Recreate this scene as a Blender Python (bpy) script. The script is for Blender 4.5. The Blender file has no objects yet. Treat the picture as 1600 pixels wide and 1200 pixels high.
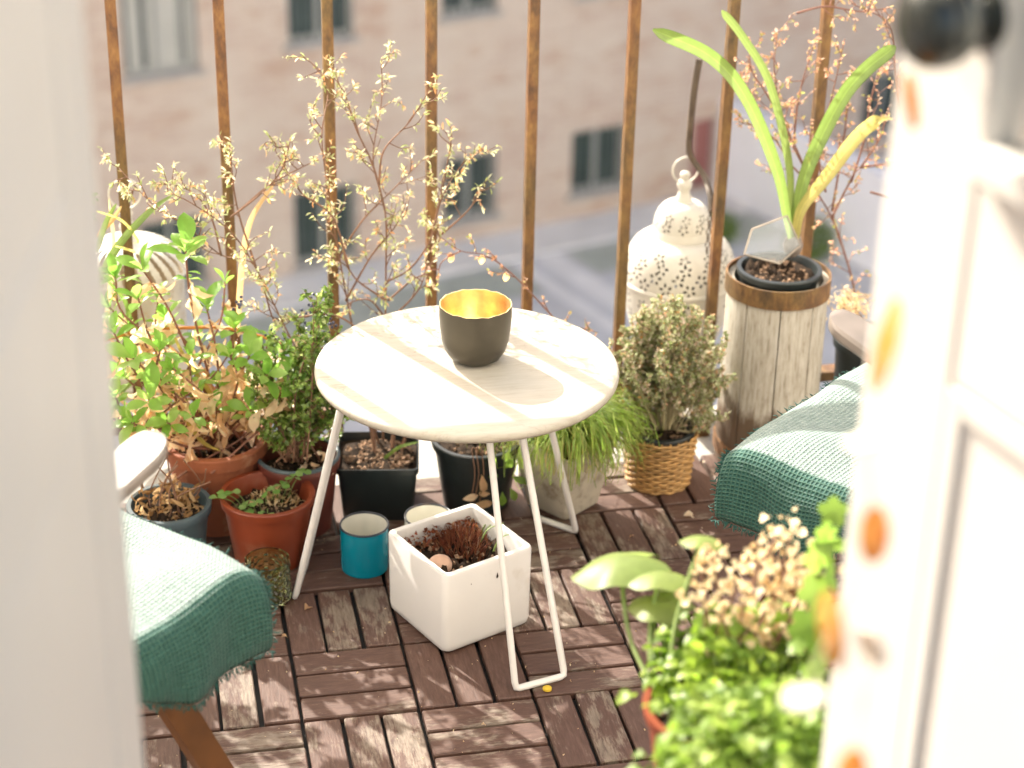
import bpy, bmesh, math, random
import numpy as np
from mathutils import Vector, Matrix

random.seed(7)
rng = np.random.default_rng(11)
SC = bpy.context.scene
COL = SC.collection
PI = math.pi

# ------------------------------------------------------------------ camera, sky, sun, exposure
FPX = 2972.0                                   # focal length in pixels of a 1600 px wide frame
CAM = np.array([-0.0143, -2.1204, 1.4467])
yaw, pit, roll = math.radians(12.196), math.radians(26.237), math.radians(1.237)
fw = np.array([math.sin(yaw) * math.cos(pit), math.cos(yaw) * math.cos(pit), -math.sin(pit)])
r0 = np.array([math.cos(yaw), -math.sin(yaw), 0.0])
u0 = np.cross(r0, fw)
rt = math.cos(roll) * r0 + math.sin(roll) * u0
up = -math.sin(roll) * r0 + math.cos(roll) * u0
cd = bpy.data.cameras.new('camera')
cam = bpy.data.objects.new('camera', cd)
COL.objects.link(cam)
m = Matrix.Identity(4)
for i in range(3):
    m[i][0], m[i][1], m[i][2], m[i][3] = rt[i], up[i], -fw[i], CAM[i]
cam.matrix_world = m
cd.sensor_width = 36.0
cd.lens = FPX * 36.0 / 1600.0
cd.clip_start, cd.clip_end = 0.05, 2000.0
cd.dof.use_dof = True
cd.dof.focus_distance = 2.42
cd.dof.aperture_fstop = cd.lens / 19.0         # a 19 mm wide pupil
SC.camera = cam

SUN_EL, SUN_AZ = math.radians(36), math.radians(117)      # azimuth counted from +X towards +Y
sun_dir = Vector((math.cos(SUN_AZ) * math.cos(SUN_EL), math.sin(SUN_AZ) * math.cos(SUN_EL), math.sin(SUN_EL)))
W = bpy.data.worlds.new('World')
SC.world = W
W.use_nodes = True
nt = W.node_tree
sky = nt.nodes.new('ShaderNodeTexSky')
sky.sky_type = 'NISHITA'
sky.sun_disc = False
sky.sun_elevation = SUN_EL
sky.sun_rotation = PI / 2 - SUN_AZ
sky.air_density, sky.dust_density, sky.ozone_density = 0.8, 4.0, 0.3
bg = nt.nodes['Background']
wb = nt.nodes.new('ShaderNodeMix'); wb.data_type = 'RGBA'; wb.blend_type = 'MULTIPLY'; wb.inputs[0].default_value = 1.0
wb.inputs[7].default_value = (0.99, 0.94, 0.84, 1)          # the photograph's warm white balance
nt.links.new(sky.outputs[0], wb.inputs[6])
nt.links.new(wb.outputs[2], bg.inputs[0])
bg.inputs[1].default_value = 0.15
sl = bpy.data.lights.new('sun', 'SUN')
sl.energy = 4.3
sl.angle = math.radians(0.5)
sl.color = (1.0, 0.945, 0.83)
so = bpy.data.objects.new('sun', sl)
COL.objects.link(so)
so.rotation_euler = (-sun_dir).to_track_quat('-Z', 'Y').to_euler()
so.location = (0, 0, 6)
vs = SC.view_settings
vs.view_transform = 'Standard'
vs.look = 'None'
vs.exposure = 1.57
vs.gamma = 1.0
vs.use_curve_mapping = False
SC.cycles.use_denoising = True
SC.cycles.max_bounces = 10
SC.cycles.transparent_max_bounces = 16
SC.cycles.caustics_reflective = False
SC.cycles.caustics_refractive = False
SC.cycles.sample_clamp_indirect = 8.0


def ray(px, py):
    return fw + rt * (px - 800) / FPX - up * (py - 600) / FPX
def at(px, py, Y):                       # the point of the vertical plane y = Y seen at that pixel of the photograph
    d = ray(px, py); return CAM + d * ((Y - CAM[1]) / d[1])
def atz(px, py, z=0.0):                  # the point of the level z seen there
    d = ray(px, py); return CAM + d * ((z - CAM[2]) / d[2])
def atd(px, py, dep):
    return CAM + ray(px, py) * dep

# ------------------------------------------------------------------ materials
def mat(name):
    M = bpy.data.materials.new(name)
    M.use_nodes = True
    return M, M.node_tree, M.node_tree.nodes['Principled BSDF']
def N(nt, typ, **kw):
    n = nt.nodes.new(typ)
    for k, v in kw.items():
        setattr(n, k, v)
    return n
def ramp(nt, fac, stops):
    n = N(nt, 'ShaderNodeValToRGB')
    cr = n.color_ramp
    while len(cr.elements) < len(stops):
        cr.elements.new(0.5)
    for e, (p, c) in zip(cr.elements, stops):
        e.position = p
        e.color = (*c, 1) if len(c) == 3 else c
    if fac is not None:
        nt.links.new(fac, n.inputs[0])
    return n.outputs[0]
def coords(nt, scale=(1, 1, 1), kind='Object', shift=True):
    t = N(nt, 'ShaderNodeTexCoord')
    mp = N(nt, 'ShaderNodeMapping')
    mp.inputs['Scale'].default_value = scale
    nt.links.new(t.outputs[kind], mp.inputs['Vector'])
    if shift:
        oi = N(nt, 'ShaderNodeObjectInfo')
        mu = N(nt, 'ShaderNodeMath', operation='MULTIPLY')
        mu.inputs[1].default_value = 53.0
        nt.links.new(oi.outputs['Random'], mu.inputs[0])
        cb = N(nt, 'ShaderNodeCombineXYZ')
        for k in range(3):
            nt.links.new(mu.outputs[0], cb.inputs[k])
        nt.links.new(cb.outputs[0], mp.inputs['Location'])
    return mp.outputs[0]
def noise(nt, vec, scale, detail=4, rough=0.55, dist=0.0):
    n = N(nt, 'ShaderNodeTexNoise')
    n.inputs['Scale'].default_value = scale
    n.inputs['Detail'].default_value = detail
    n.inputs['Roughness'].default_value = rough
    n.inputs['Distortion'].default_value = dist
    nt.links.new(vec, n.inputs['Vector'])
    return n.outputs['Fac']
def mixc(nt, fac, a, b, mode='MIX'):
    n = N(nt, 'ShaderNodeMix', data_type='RGBA', blend_type=mode)
    for sock, v in ((n.inputs[0], fac), (n.inputs[6], a), (n.inputs[7], b)):
        if isinstance(v, (int, float)):
            sock.default_value = v
        elif isinstance(v, (tuple, list)):
            sock.default_value = (*v, 1)
        else:
            nt.links.new(v, sock)
    return n.outputs[2]
def bump(nt, h, b, strength=0.3, dist=0.002):
    n = N(nt, 'ShaderNodeBump')
    n.inputs['Strength'].default_value = strength
    n.inputs['Distance'].default_value = dist
    nt.links.new(h, n.inputs['Height'])
    nt.links.new(n.outputs[0], b.inputs['Normal'])
def simple(name, c, rough=0.5, metal=0.0, var=0.12, scale=30, bmp=0.1, spec=0.5, dirt=None, dirt_amt=(0.62, 0.75), dscale=14):
    """plain colour with mottling, optional stains"""
    M, nt, b = mat(name)
    v = coords(nt)
    f = noise(nt, v, scale, 5)
    lo = tuple(x * (1 - var) for x in c); hi = tuple(min(1, x * (1 + var)) for x in c)
    col = ramp(nt, f, [(0.3, lo), (0.7, hi)])
    if dirt:
        g = noise(nt, v, dscale, 6, 0.65)
        fac = ramp(nt, g, [(dirt_amt[0], (0, 0, 0)), (dirt_amt[1], (1, 1, 1))])
        col = mixc(nt, fac, col, dirt)
    nt.links.new(col, b.inputs['Base Color'])
    b.inputs['Roughness'].default_value = rough
    b.inputs['Metallic'].default_value = metal
    b.inputs['Specular IOR Level'].default_value = spec
    if bmp:
        bump(nt, f, b, bmp)
    return M
def leafmat(name, stops, trans=0.45, rough=0.4, by='Object', spec=0.4, midrib=False):
    """thin leaf: diffuse / gloss plus light passing through; tint from the object or from a per-piece value"""
    M, nt, b = mat(name)
    if by == 'Object':
        fac = N(nt, 'ShaderNodeObjectInfo').outputs['Random']
    else:
        fac = N(nt, 'ShaderNodeAttribute', attribute_name='tint').outputs['Fac']
    col = ramp(nt, fac, stops)
    v = coords(nt)
    f = noise(nt, v, 90, 3)
    col = mixc(nt, ramp(nt, f, [(0.35, (0, 0, 0)), (0.8, (0.16, 0.16, 0.16))]), col, (0.02, 0.02, 0.0))
    if midrib:                                            # veins run along the leaf, the midrib is pale
        ta = N(nt, 'ShaderNodeAttribute', attribute_name='tint').outputs['Fac']
        mm = ramp(nt, ta, [(0.0, (.72, .72, .72)), (0.12, (1, 1, 1)), (0.42, (.92, .92, .92)), (0.5, (1.25, 1.25, 1.2)), (0.58, (.92, .92, .92)), (0.88, (1, 1, 1)), (1.0, (.72, .72, .72))])
        col = mixc(nt, 1.0, col, mm, 'MULTIPLY')
        cx_ = N(nt, 'ShaderNodeCombineXYZ'); nt.links.new(ta, cx_.inputs[0]); oi_ = N(nt, 'ShaderNodeObjectInfo'); nt.links.new(oi_.outputs['Random'], cx_.inputs[1])
        col = mixc(nt, ramp(nt, noise(nt, cx_.outputs[0], 34, 2), [(0.45, (0, 0, 0)), (0.65, (.3, .3, .3))]), col, (0.05, 0.09, 0.01))
        col = mixc(nt, ramp(nt, noise(nt, v, 22, 5, 0.7), [(0.62, (0, 0, 0)), (0.7, (.45, .45, .45))]), col, (0.30, 0.24, 0.06))
    nt.links.new(col, b.inputs['Base Color'])
    b.inputs['Roughness'].default_value = rough
    b.inputs['Specular IOR Level'].default_value = spec
    tr = N(nt, 'ShaderNodeBsdfTranslucent')
    hs = N(nt, 'ShaderNodeHueSaturation')
    hs.inputs['Value'].default_value = 1.8
    hs.inputs['Saturation'].default_value = 1.0
    nt.links.new(col, hs.inputs['Color'])
    nt.links.new(hs.outputs[0], tr.inputs['Color'])
    mx = N(nt, 'ShaderNodeMixShader')
    mx.inputs[0].default_value = trans
    nt.links.new(b.outputs[0], mx.inputs[1])
    nt.links.new(tr.outputs[0], mx.inputs[2])
    nt.links.new(mx.outputs[0], nt.nodes['Material Output'].inputs['Surface'])
    return M

def wood_slat():
    M, nt, b = mat('weathered_deck_wood')
    v = coords(nt, (1, 6, 6))
    g = noise(nt, v, 38, 8, 0.72, 0.2)
    v2 = coords(nt, (1, 2.2, 2.2))
    w = noise(nt, v2, 14, 7, 0.7)
    oi = N(nt, 'ShaderNodeObjectInfo')
    brown = ramp(nt, g, [(0.25, (0.048, 0.023, 0.016)), (0.5, (0.088, 0.044, 0.032)), (0.8, (0.145, 0.085, 0.064))])
    pale = ramp(nt, g, [(0.3, (0.085, 0.060, 0.046)), (0.7, (0.25, 0.195, 0.15))])
    # worn patches: more on some slats than on others
    a = N(nt, 'ShaderNodeMath', operation='MULTIPLY_ADD')
    nt.links.new(oi.outputs['Random'], a.inputs[0]); a.inputs[1].default_value = 0.22; a.inputs[2].default_value = -0.13
    s = N(nt, 'ShaderNodeMath', operation='ADD'); nt.links.new(w, s.inputs[0]); nt.links.new(a.outputs[0], s.inputs[1])
    s2 = N(nt, 'ShaderNodeMath', operation='MULTIPLY_ADD'); nt.links.new(g, s2.inputs[0]); s2.inputs[1].default_value = 0.35
    nt.links.new(s.outputs[0], s2.inputs[2])
    fac = ramp(nt, s2.outputs[0], [(0.70, (0, 0, 0)), (0.80, (1, 1, 1))])
    col = mixc(nt, fac, brown, pale)
    nt.links.new(col, b.inputs['Base Color'])
    b.inputs['Roughness'].default_value = 0.62
    b.inputs['Specular IOR Level'].default_value = 0.45
    bump(nt, g, b, 0.5, 0.0015)
    return M
def rust():
    M, nt, b = mat('rusty_iron')
    v = coords(nt, (1, 1, 0.45))
    f = noise(nt, v, 60, 8, 0.7)
    g = noise(nt, v, 9, 4)
    col = ramp(nt, f, [(0.28, (0.030, 0.015, 0.009)), (0.45, (0.12, 0.05, 0.018)), (0.6, (0.20, 0.095, 0.030)), (0.75, (0.29, 0.15, 0.048))])
    col2 = ramp(nt, f, [(0.3, (0.035, 0.022, 0.011)), (0.55, (0.145, 0.085, 0.028)), (0.75, (0.23, 0.15, 0.05))])
    col = mixc(nt, ramp(nt, g, [(0.42, (0, 0, 0)), (0.6, (1, 1, 1))]), col, col2)
    nt.links.new(col, b.inputs['Base Color'])
    b.inputs['Roughness'].default_value = 0.6
    bump(nt, f, b, 0.6, 0.002)
    return M
def grey_wood():
    M, nt, b = mat('silvered_oak')
    v = coords(nt, (9, 9, 1))
    g = noise(nt, v, 26, 9, 0.75, 0.15)
    v2 = coords(nt, (3, 3, 1))
    w = noise(nt, v2, 12, 6, 0.7)
    col = ramp(nt, g, [(0.3, (0.13, 0.10, 0.065)), (0.45, (0.37, 0.335, 0.275)), (0.62, (0.50, 0.475, 0.42)), (0.8, (0.57, 0.55, 0.50))])
    col = mixc(nt, ramp(nt, w, [(0.6, (0, 0, 0)), (0.78, (0.8, 0.8, 0.8))]), col, (0.12, 0.085, 0.05))
    # water-stained foot
    t = N(nt, 'ShaderNodeTexCoord'); sp = N(nt, 'ShaderNodeSeparateXYZ'); nt.links.new(t.outputs['Object'], sp.inputs[0])
    ad = N(nt, 'ShaderNodeMath', operation='MULTIPLY_ADD'); nt.links.new(w, ad.inputs[0]); ad.inputs[1].default_value = 0.16
    nt.links.new(sp.outputs[2], ad.inputs[2])
    fac = ramp(nt, ad.outputs[0], [(0.175, (0.92, 0.92, 0.92)), (0.205, (0, 0, 0))])
    col = mixc(nt, fac, col, (0.095, 0.055, 0.03))
    nt.links.new(col, b.inputs['Base Color'])
    b.inputs['Roughness'].default_value = 0.8
    bump(nt, g, b, 0.6, 0.002)
    return M
def table_wood():
    M, nt, b = mat('whitewashed_table_wood')
    v = coords(nt, (1.2, 9, 3))
    g = noise(nt, v, 16, 9, 0.72, 0.25)
    v2 = coords(nt, (1, 1, 1))
    s = noise(nt, v2, 6, 5)
    col = ramp(nt, g, [(0.26, (0.29, 0.255, 0.20)), (0.42, (0.385, 0.35, 0.29)), (0.68, (0.435, 0.405, 0.35))])
    col = mixc(nt, ramp(nt, s, [(0.58, (0, 0, 0)), (0.75, (0.6, 0.6, 0.6))]), col, (0.41, 0.345, 0.25))
    ck = noise(nt, coords(nt, (1, 2.6, 1)), 9, 6, 0.65, 0.8)                  # thin dark branching lines, in patches
    cm = ramp(nt, ck, [(0.484, (0, 0, 0)), (0.498, (.4, .4, .4)), (0.502, (.4, .4, .4)), (0.516, (0, 0, 0))])
    cm2 = ramp(nt, noise(nt, coords(nt), 5.5, 3), [(0.38, (0, 0, 0)), (0.55, (1, 1, 1))])
    cm = mixc(nt, 1.0, cm, cm2, 'MULTIPLY')
    col = mixc(nt, cm, col, (0.17, 0.12, 0.085))
    nt.links.new(col, b.inputs['Base Color'])
    b.inputs['Roughness'].default_value = 0.55
    bump(nt, g, b, 0.25, 0.001)
    return M
def blanket_mat():
    M, nt, b = mat('green_woven_wool')
    v = coords(nt, shift=False)
    sp = N(nt, 'ShaderNodeTexCoord')
    def wav(axis, sc):
        w = N(nt, 'ShaderNodeTexWave', wave_type='BANDS', bands_direction=axis)
        w.inputs['Scale'].default_value = sc
        w.inputs['Distortion'].default_value = 0.6
        w.inputs['Detail'].default_value = 2
        w.inputs['Detail Scale'].default_value = 3
        nt.links.new(sp.outputs['UV'], w.inputs['Vector'])
        return w.outputs['Fac']
    a, c = wav('X', 18), wav('Y', 18)
    mxx = N(nt, 'ShaderNodeMath', operation='MAXIMUM'); nt.links.new(a, mxx.inputs[0]); nt.links.new(c, mxx.inputs[1])
    f = noise(nt, v, 120, 4)
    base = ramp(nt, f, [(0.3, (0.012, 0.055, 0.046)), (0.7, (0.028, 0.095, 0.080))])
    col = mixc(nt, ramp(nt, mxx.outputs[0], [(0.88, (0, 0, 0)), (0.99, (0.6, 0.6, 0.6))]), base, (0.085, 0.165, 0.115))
    fa = N(nt, 'ShaderNodeAttribute', attribute_name='tint').outputs['Fac']          # backlit sheen on the seat top, painted as a paler colour
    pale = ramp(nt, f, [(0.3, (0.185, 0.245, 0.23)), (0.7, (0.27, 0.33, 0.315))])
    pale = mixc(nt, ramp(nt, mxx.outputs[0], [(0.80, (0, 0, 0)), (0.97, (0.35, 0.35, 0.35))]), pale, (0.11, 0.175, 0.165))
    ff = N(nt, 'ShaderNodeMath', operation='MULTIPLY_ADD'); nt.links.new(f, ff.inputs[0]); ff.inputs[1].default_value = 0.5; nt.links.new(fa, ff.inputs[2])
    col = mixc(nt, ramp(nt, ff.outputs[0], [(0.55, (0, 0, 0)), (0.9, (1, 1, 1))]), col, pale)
    nt.links.new(col, b.inputs['Base Color'])
    b.inputs['Roughness'].default_value = 0.65
    b.inputs['Specular IOR Level'].default_value = 0.25
    b.inputs['Sheen Weight'].default_value = 0.10
    b.inputs['Sheen Roughness'].default_value = 0.2
    b.inputs['Sheen Tint'].default_value = (0.92, 0.97, 0.95, 1)
    ad = N(nt, 'ShaderNodeMath', operation='ADD'); nt.links.new(mxx.outputs[0], ad.inputs[0]); nt.links.new(f, ad.inputs[1])
    bump(nt, ad.outputs[0], b, 0.6, 0.005)
    return M
def brick_mat():
    M, nt, b = mat('pinkish_brick')
    t = N(nt, 'ShaderNodeTexCoord')
    br = N(nt, 'ShaderNodeTexBrick')
    br.inputs['Scale'].default_value = 1.0
    br.inputs['Brick Width'].default_value = 0.24
    br.inputs['Row Height'].default_value = 0.077
    br.inputs['Mortar Size'].default_value = 0.006
    br.inputs['Color1'].default_value = (0.49, 0.395, 0.335, 1)
    br.inputs['Color2'].default_value = (0.41, 0.30, 0.25, 1)
    br.inputs['Mortar'].default_value = (0.54, 0.50, 0.46, 1)
    nt.links.new(t.outputs['UV'], br.inputs['Vector'])
    v = coords(nt, shift=False)
    f = noise(nt, v, 1.1, 5)
    col = mixc(nt, ramp(nt, f, [(0.4, (0, 0, 0)), (0.7, (0.75, 0.75, 0.75))]), br.outputs['Color'], (0.52, 0.455, 0.40))
    f2 = noise(nt, coords(nt, (1, 1, 2.2), shift=False), 1.7, 7, 0.7)
    col = mixc(nt, ramp(nt, f2, [(0.52, (0, 0, 0)), (0.66, (0.8, 0.8, 0.8))]), col, (0.40, 0.28, 0.215))
    nt.links.new(col, b.inputs['Base Color'])
    b.inputs['Roughness'].default_value = 0.9
    return M
def glass_mat(name, tint=(1, 1, 1), refl=0.08, dusty=0.0):
    """thin pane: passes light straight, reflects at grazing angles"""
    M, nt, b = mat(name)
    tr = N(nt, 'ShaderNodeBsdfTransparent'); tr.inputs[0].default_value = (*tint, 1)
    gl = N(nt, 'ShaderNodeBsdfGlossy'); gl.inputs['Roughness'].default_value = 0.03
    lw = N(nt, 'ShaderNodeFresnel'); lw.inputs[0].default_value = 1.45
    mx = N(nt, 'ShaderNodeMixShader')
    nt.links.new(lw.outputs[0], mx.inputs[0]); nt.links.new(tr.outputs[0], mx.inputs[1]); nt.links.new(gl.outputs[0], mx.inputs[2])
    out = mx.outputs[0]
    if dusty:
        df = N(nt, 'ShaderNodeBsdfDiffuse'); df.inputs[0].default_value = (0.75, 0.8, 0.85, 1)
        m2 = N(nt, 'ShaderNodeMixShader')
        v = coords(nt)
        f = noise(nt, v, 30, 4)
        fac = ramp(nt, f, [(0.3, (dusty * 0.6,) * 3), (0.7, (dusty * 1.4,) * 3)])
        nt.links.new(fac, m2.inputs[0])
        nt.links.new(out, m2.inputs[1]); nt.links.new(df.outputs[0], m2.inputs[2])
        out = m2.outputs[0]
    nt.links.new(out, nt.nodes['Material Output'].inputs['Surface'])
    return M

M = {}
M['slat'] = wood_slat()
M['rust'] = rust()
M['barrel'] = grey_wood()
M['table'] = table_wood()
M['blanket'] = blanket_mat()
M['brick'] = brick_mat()
M['white_metal'] = simple('white_coated_metal', (0.66, 0.635, 0.61), 0.35, var=0.03, bmp=0.03)
M['paint'] = simple('white_gloss_door_paint', (0.75, 0.71, 0.655), 0.42, var=0.02, scale=8, bmp=0.05, spec=0.3)
M['plaster'] = simple('pale_plaster', (0.74, 0.73, 0.68), 0.9, var=0.05, scale=20, bmp=0.3)
M['concrete'] = simple('balcony_concrete', (0.42, 0.40, 0.37), 0.9, var=0.2, scale=25, bmp=0.4, dirt=(0.2, 0.18, 0.15))
M['dark_grid'] = simple('black_plastic_grid', (0.012, 0.012, 0.013), 0.7)
M['ceramic'] = simple('white_ceramic', (0.66, 0.635, 0.615), 0.22, var=0.03, scale=10, bmp=0.02, dirt=(0.50, 0.45, 0.40), dirt_amt=(0.58, 0.80), dscale=9)
M['terra'] = simple('orange_plastic_pot', (0.19, 0.036, 0.013), 0.42, var=0.10, scale=12, bmp=0.05, dirt=(0.24, 0.10, 0.06), dirt_amt=(0.56, 0.78))
M['clay'] = simple('weathered_clay', (0.24, 0.072, 0.030), 0.75, var=0.18, scale=22, bmp=0.2, dirt=(0.40, 0.22, 0.13), dirt_amt=(0.54, 0.76), dscale=20)
M['brownpot'] = simple('dark_red_pot', (0.10, 0.022, 0.015), 0.45, var=0.15, scale=14)
M['blackpot'] = simple('black_plastic_pot', (0.012, 0.017, 0.018), 0.38, var=0.3, scale=18, bmp=0.05, dirt=(0.06, 0.06, 0.055), dirt_amt=(0.62, 0.85))
M['greypot'] = simple('slate_blue_pot', (0.05, 0.075, 0.09), 0.4, var=0.15)
M['soil'] = simple('dark_potting_soil', (0.028, 0.018, 0.012), 0.95, var=0.6, scale=120, bmp=1.0, spec=0.15, dirt=(0.13, 0.085, 0.055), dirt_amt=(0.6, 0.72), dscale=90)
M['crumb'] = simple('dry_soil_crumbs', (0.26, 0.165, 0.105), 0.95, var=0.45, scale=60, bmp=0.5)
M['enamel_blue'] = simple('turquoise_enamel', (0.0, 0.20, 0.29), 0.12, var=0.06, scale=10, bmp=0.02, spec=0.7)
M['enamel_white'] = simple('cream_enamel', (0.72, 0.70, 0.62), 0.15, var=0.03, scale=12, bmp=0.02)
M['enamel_rim'] = simple('chipped_dark_rim', (0.02, 0.025, 0.04), 0.3, var=0.5, scale=60, dirt=(0.12, 0.07, 0.04))
M['bronze'] = simple('dark_bronze', (0.078, 0.068, 0.051), 0.42, metal=0.55, var=0.15, scale=20, bmp=0.08)
M['gold'] = simple('gold_leaf', (0.88, 0.63, 0.31), 0.34, metal=0.75, var=0.22, scale=45, bmp=0.5, dirt=(0.55, 0.30, 0.10), dirt_amt=(0.55, 0.8), dscale=26)
M['oldconcrete'] = simple('stained_cast_stone', (0.52, 0.47, 0.38), 0.9, var=0.12, scale=30, bmp=0.4, dirt=(0.16, 0.10, 0.055), dirt_amt=(0.5, 0.66), dscale=16)
M['wicker'] = simple('honey_wicker', (0.42, 0.24, 0.085), 0.5, var=0.35, scale=40, bmp=0.2)
M['lantern'] = simple('white_enamelled_tin', (0.60, 0.575, 0.51), 0.4, var=0.04, scale=14, bmp=0.05, dirt=(0.55, 0.42, 0.27), dirt_amt=(0.66, 0.85))
M['tin'] = simple('lantern_inner_shade', (0.055, 0.05, 0.045), 0.6)  # dark colour stands in for the shade inside the pierced lantern
M['iron'] = simple('dark_wrought_iron', (0.09, 0.065, 0.045), 0.55, var=0.4, scale=40, bmp=0.3)
M['chairwood'] = simple('oiled_acacia', (0.115, 0.046, 0.014), 0.4, var=0.3, scale=16, bmp=0.15)
M['armwood'] = simple('greyed_acacia', (0.19, 0.16, 0.14), 0.42, var=0.2, scale=16, bmp=0.15)
M['cushion'] = simple('grey_seat_pad', (0.35, 0.36, 0.34), 0.9)
M['stem_red'] = simple('reddish_stem', (0.20, 0.085, 0.055), 0.6, var=0.25, scale=50)
M['stem_brown'] = simple('brown_twig', (0.17, 0.085, 0.05), 0.7, var=0.3, scale=50)
M['stem_heather'] = simple('pale_heather_stem', (0.26, 0.22, 0.12), 0.7, var=0.25, scale=50)
M['stem_green'] = simple('green_stalk', (0.16, 0.22, 0.06), 0.5, var=0.2, scale=50)
M['stem_pink'] = simple('pinkish_twig', (0.20, 0.095, 0.07), 0.6, var=0.25, scale=50)
M['stem_orange'] = simple('dry_orange_stalk', (0.55, 0.20, 0.04), 0.6, var=0.2, scale=50)
M['withered'] = leafmat('withered_brown_leaf', [(0.0, (0.16, 0.08, 0.03)), (0.6, (0.34, 0.21, 0.10)), (1.0, (0.48, 0.34, 0.19))], 0.4, 0.8, spec=0.1)
M['azalea'] = leafmat('bright_rosette_leaf', [(0.0, (0.15, 0.31, 0.045)), (0.5, (0.21, 0.38, 0.065)), (1.0, (0.29, 0.43, 0.12))], 0.55, 0.38)
M['dried'] = leafmat('dried_tan_leaf', [(0.0, (0.52, 0.33, 0.18)), (0.5, (0.68, 0.51, 0.34)), (1.0, (0.76, 0.64, 0.48))], 0.55, 0.8, spec=0.1)
M['airy'] = leafmat('pale_twig_leaf', [(0.0, (0.30, 0.36, 0.12)), (0.35, (0.42, 0.45, 0.22)), (0.6, (0.58, 0.57, 0.42)), (0.78, (0.62, 0.48, 0.33)), (0.92, (0.60, 0.29, 0.11)), (1.0, (0.62, 0.40, 0.24))], 0.55, 0.5, by='A')
M['rosy'] = leafmat('rosy_twig_leaf', [(0.0, (0.30, 0.34, 0.09)), (0.3, (0.42, 0.38, 0.13)), (0.45, (0.60, 0.40, 0.27)), (0.75, (0.62, 0.33, 0.20)), (1.0, (0.64, 0.50, 0.43))], 0.45, 0.5, by='A')
M['bush'] = leafmat('small_green_leaf', [(0.0, (0.075, 0.13, 0.022)), (0.5, (0.16, 0.25, 0.045)), (0.85, (0.29, 0.38, 0.10)), (1.0, (0.40, 0.44, 0.22))], 0.4, 0.3, by='A', spec=0.6)
M['heather'] = leafmat('heather_leaf', [(0.0, (0.17, 0.22, 0.07)), (0.4, (0.33, 0.37, 0.18)), (0.65, (0.46, 0.43, 0.31)), (0.82, (0.56, 0.43, 0.35)), (0.93, (0.50, 0.24, 0.07)), (1.0, (0.62, 0.58, 0.50))], 0.35, 0.6, by='A')
M['grass'] = leafmat('thin_grass_blade', [(0.0, (0.13, 0.22, 0.025)), (0.4, (0.24, 0.33, 0.06)), (0.65, (0.40, 0.42, 0.15)), (1.0, (0.55, 0.40, 0.15))], 0.45, 0.4, by='A')
M['strap'] = leafmat('strap_leaf_green', [(0.0, (0.165, 0.255, 0.055)), (1.0, (0.215, 0.29, 0.085))], 0.4, 0.3, spec=0.5, midrib=True)
M['strap_yellow'] = leafmat('strap_leaf_yellow', [(0.0, (0.48, 0.43, 0.12)), (1.0, (0.52, 0.46, 0.16))], 0.5, 0.4, midrib=True)
M['blade_dry'] = leafmat('dry_orange_blade', [(0.0, (0.60, 0.38, 0.16)), (1.0, (0.64, 0.47, 0.26))], 0.5, 0.5)
M['parsley'] = leafmat('bright_parsley', [(0.0, (0.085, 0.155, 0.014)), (0.5, (0.18, 0.28, 0.028)), (1.0, (0.30, 0.40, 0.06))], 0.45, 0.4, by='A')
M['bluegreen'] = leafmat('greyish_fern_leaf', [(0.0, (0.12, 0.20, 0.03)), (0.5, (0.19, 0.29, 0.04)), (1.0, (0.31, 0.40, 0.09))], 0.4, 0.5, by='A')
M['round'] = leafmat('round_leaf', [(0.0, (0.19, 0.26, 0.07)), (1.0, (0.25, 0.31, 0.09))], 0.45, 0.45)
M['ivy'] = leafmat('ivy_leaf', [(0.0, (0.14, 0.25, 0.035)), (1.0, (0.25, 0.37, 0.07))], 0.5, 0.35)
M['seedhead'] = leafmat('dried_flower_petal', [(0.0, (0.48, 0.32, 0.16)), (0.5, (0.64, 0.50, 0.30)), (1.0, (0.74, 0.64, 0.46))], 0.4, 0.8, by='A', spec=0.1)
M['clover'] = leafmat('seedling_leaf', [(0.0, (0.14, 0.28, 0.06)), (1.0, (0.24, 0.36, 0.12))], 0.4, 0.4)
M['moss'] = leafmat('red_moss', [(0.0, (0.08, 0.025, 0.012)), (0.5, (0.22, 0.06, 0.03)), (0.8, (0.30, 0.13, 0.05)), (1.0, (0.55, 0.40, 0.30))], 0.3, 0.7, by='A')
M['berry'] = simple('dark_blue_berry', (0.03, 0.035, 0.075), 0.35, var=0.3)
M['stone'] = simple('tan_pebble', (0.52, 0.33, 0.24), 0.6, var=0.1)
M['asphalt'] = simple('grey_asphalt', (0.50, 0.51, 0.55), 0.9, var=0.12, scale=1.5, bmp=0.1)
M['sidewalk'] = simple('pale_paving', (0.66, 0.65, 0.65), 0.9, var=0.1, scale=2, bmp=0.1)
M['roadpaint'] = simple('white_road_paint', (0.68, 0.68, 0.70), 0.8, var=0.1, scale=4)
M['verge'] = simple('dull_lawn', (0.36, 0.39, 0.36), 0.95, var=0.25, scale=4)
M['annex'] = simple('pale_lilac_render', (0.82, 0.82, 0.88), 0.9, var=0.05, scale=2)
M['reddoor'] = simple('dark_red_door_paint', (0.26, 0.105, 0.10), 0.6, var=0.1, scale=2)
M['winframe'] = simple('grey_window_paint', (0.42, 0.42, 0.41), 0.6, var=0.06, scale=3)
M['winpale'] = simple('pale_curtain', (0.50, 0.49, 0.46), 0.9, var=0.1, scale=3)
M['windark'] = simple('dark_window_glass', (0.045, 0.065, 0.062), 0.15, var=0.3, scale=2, bmp=0)
M['winbar'] = simple('grey_window_bar', (0.10, 0.12, 0.12), 0.5, scale=3)
M['winsill'] = simple('grey_stone_sill', (0.36, 0.34, 0.33), 0.9, scale=3)
M['glass'] = glass_mat('window_pane_glass', (0.97, 0.98, 0.97))
M['terrarium'] = glass_mat('dusty_terrarium_glass', (0.95, 0.97, 0.98), dusty=0.07)
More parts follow.
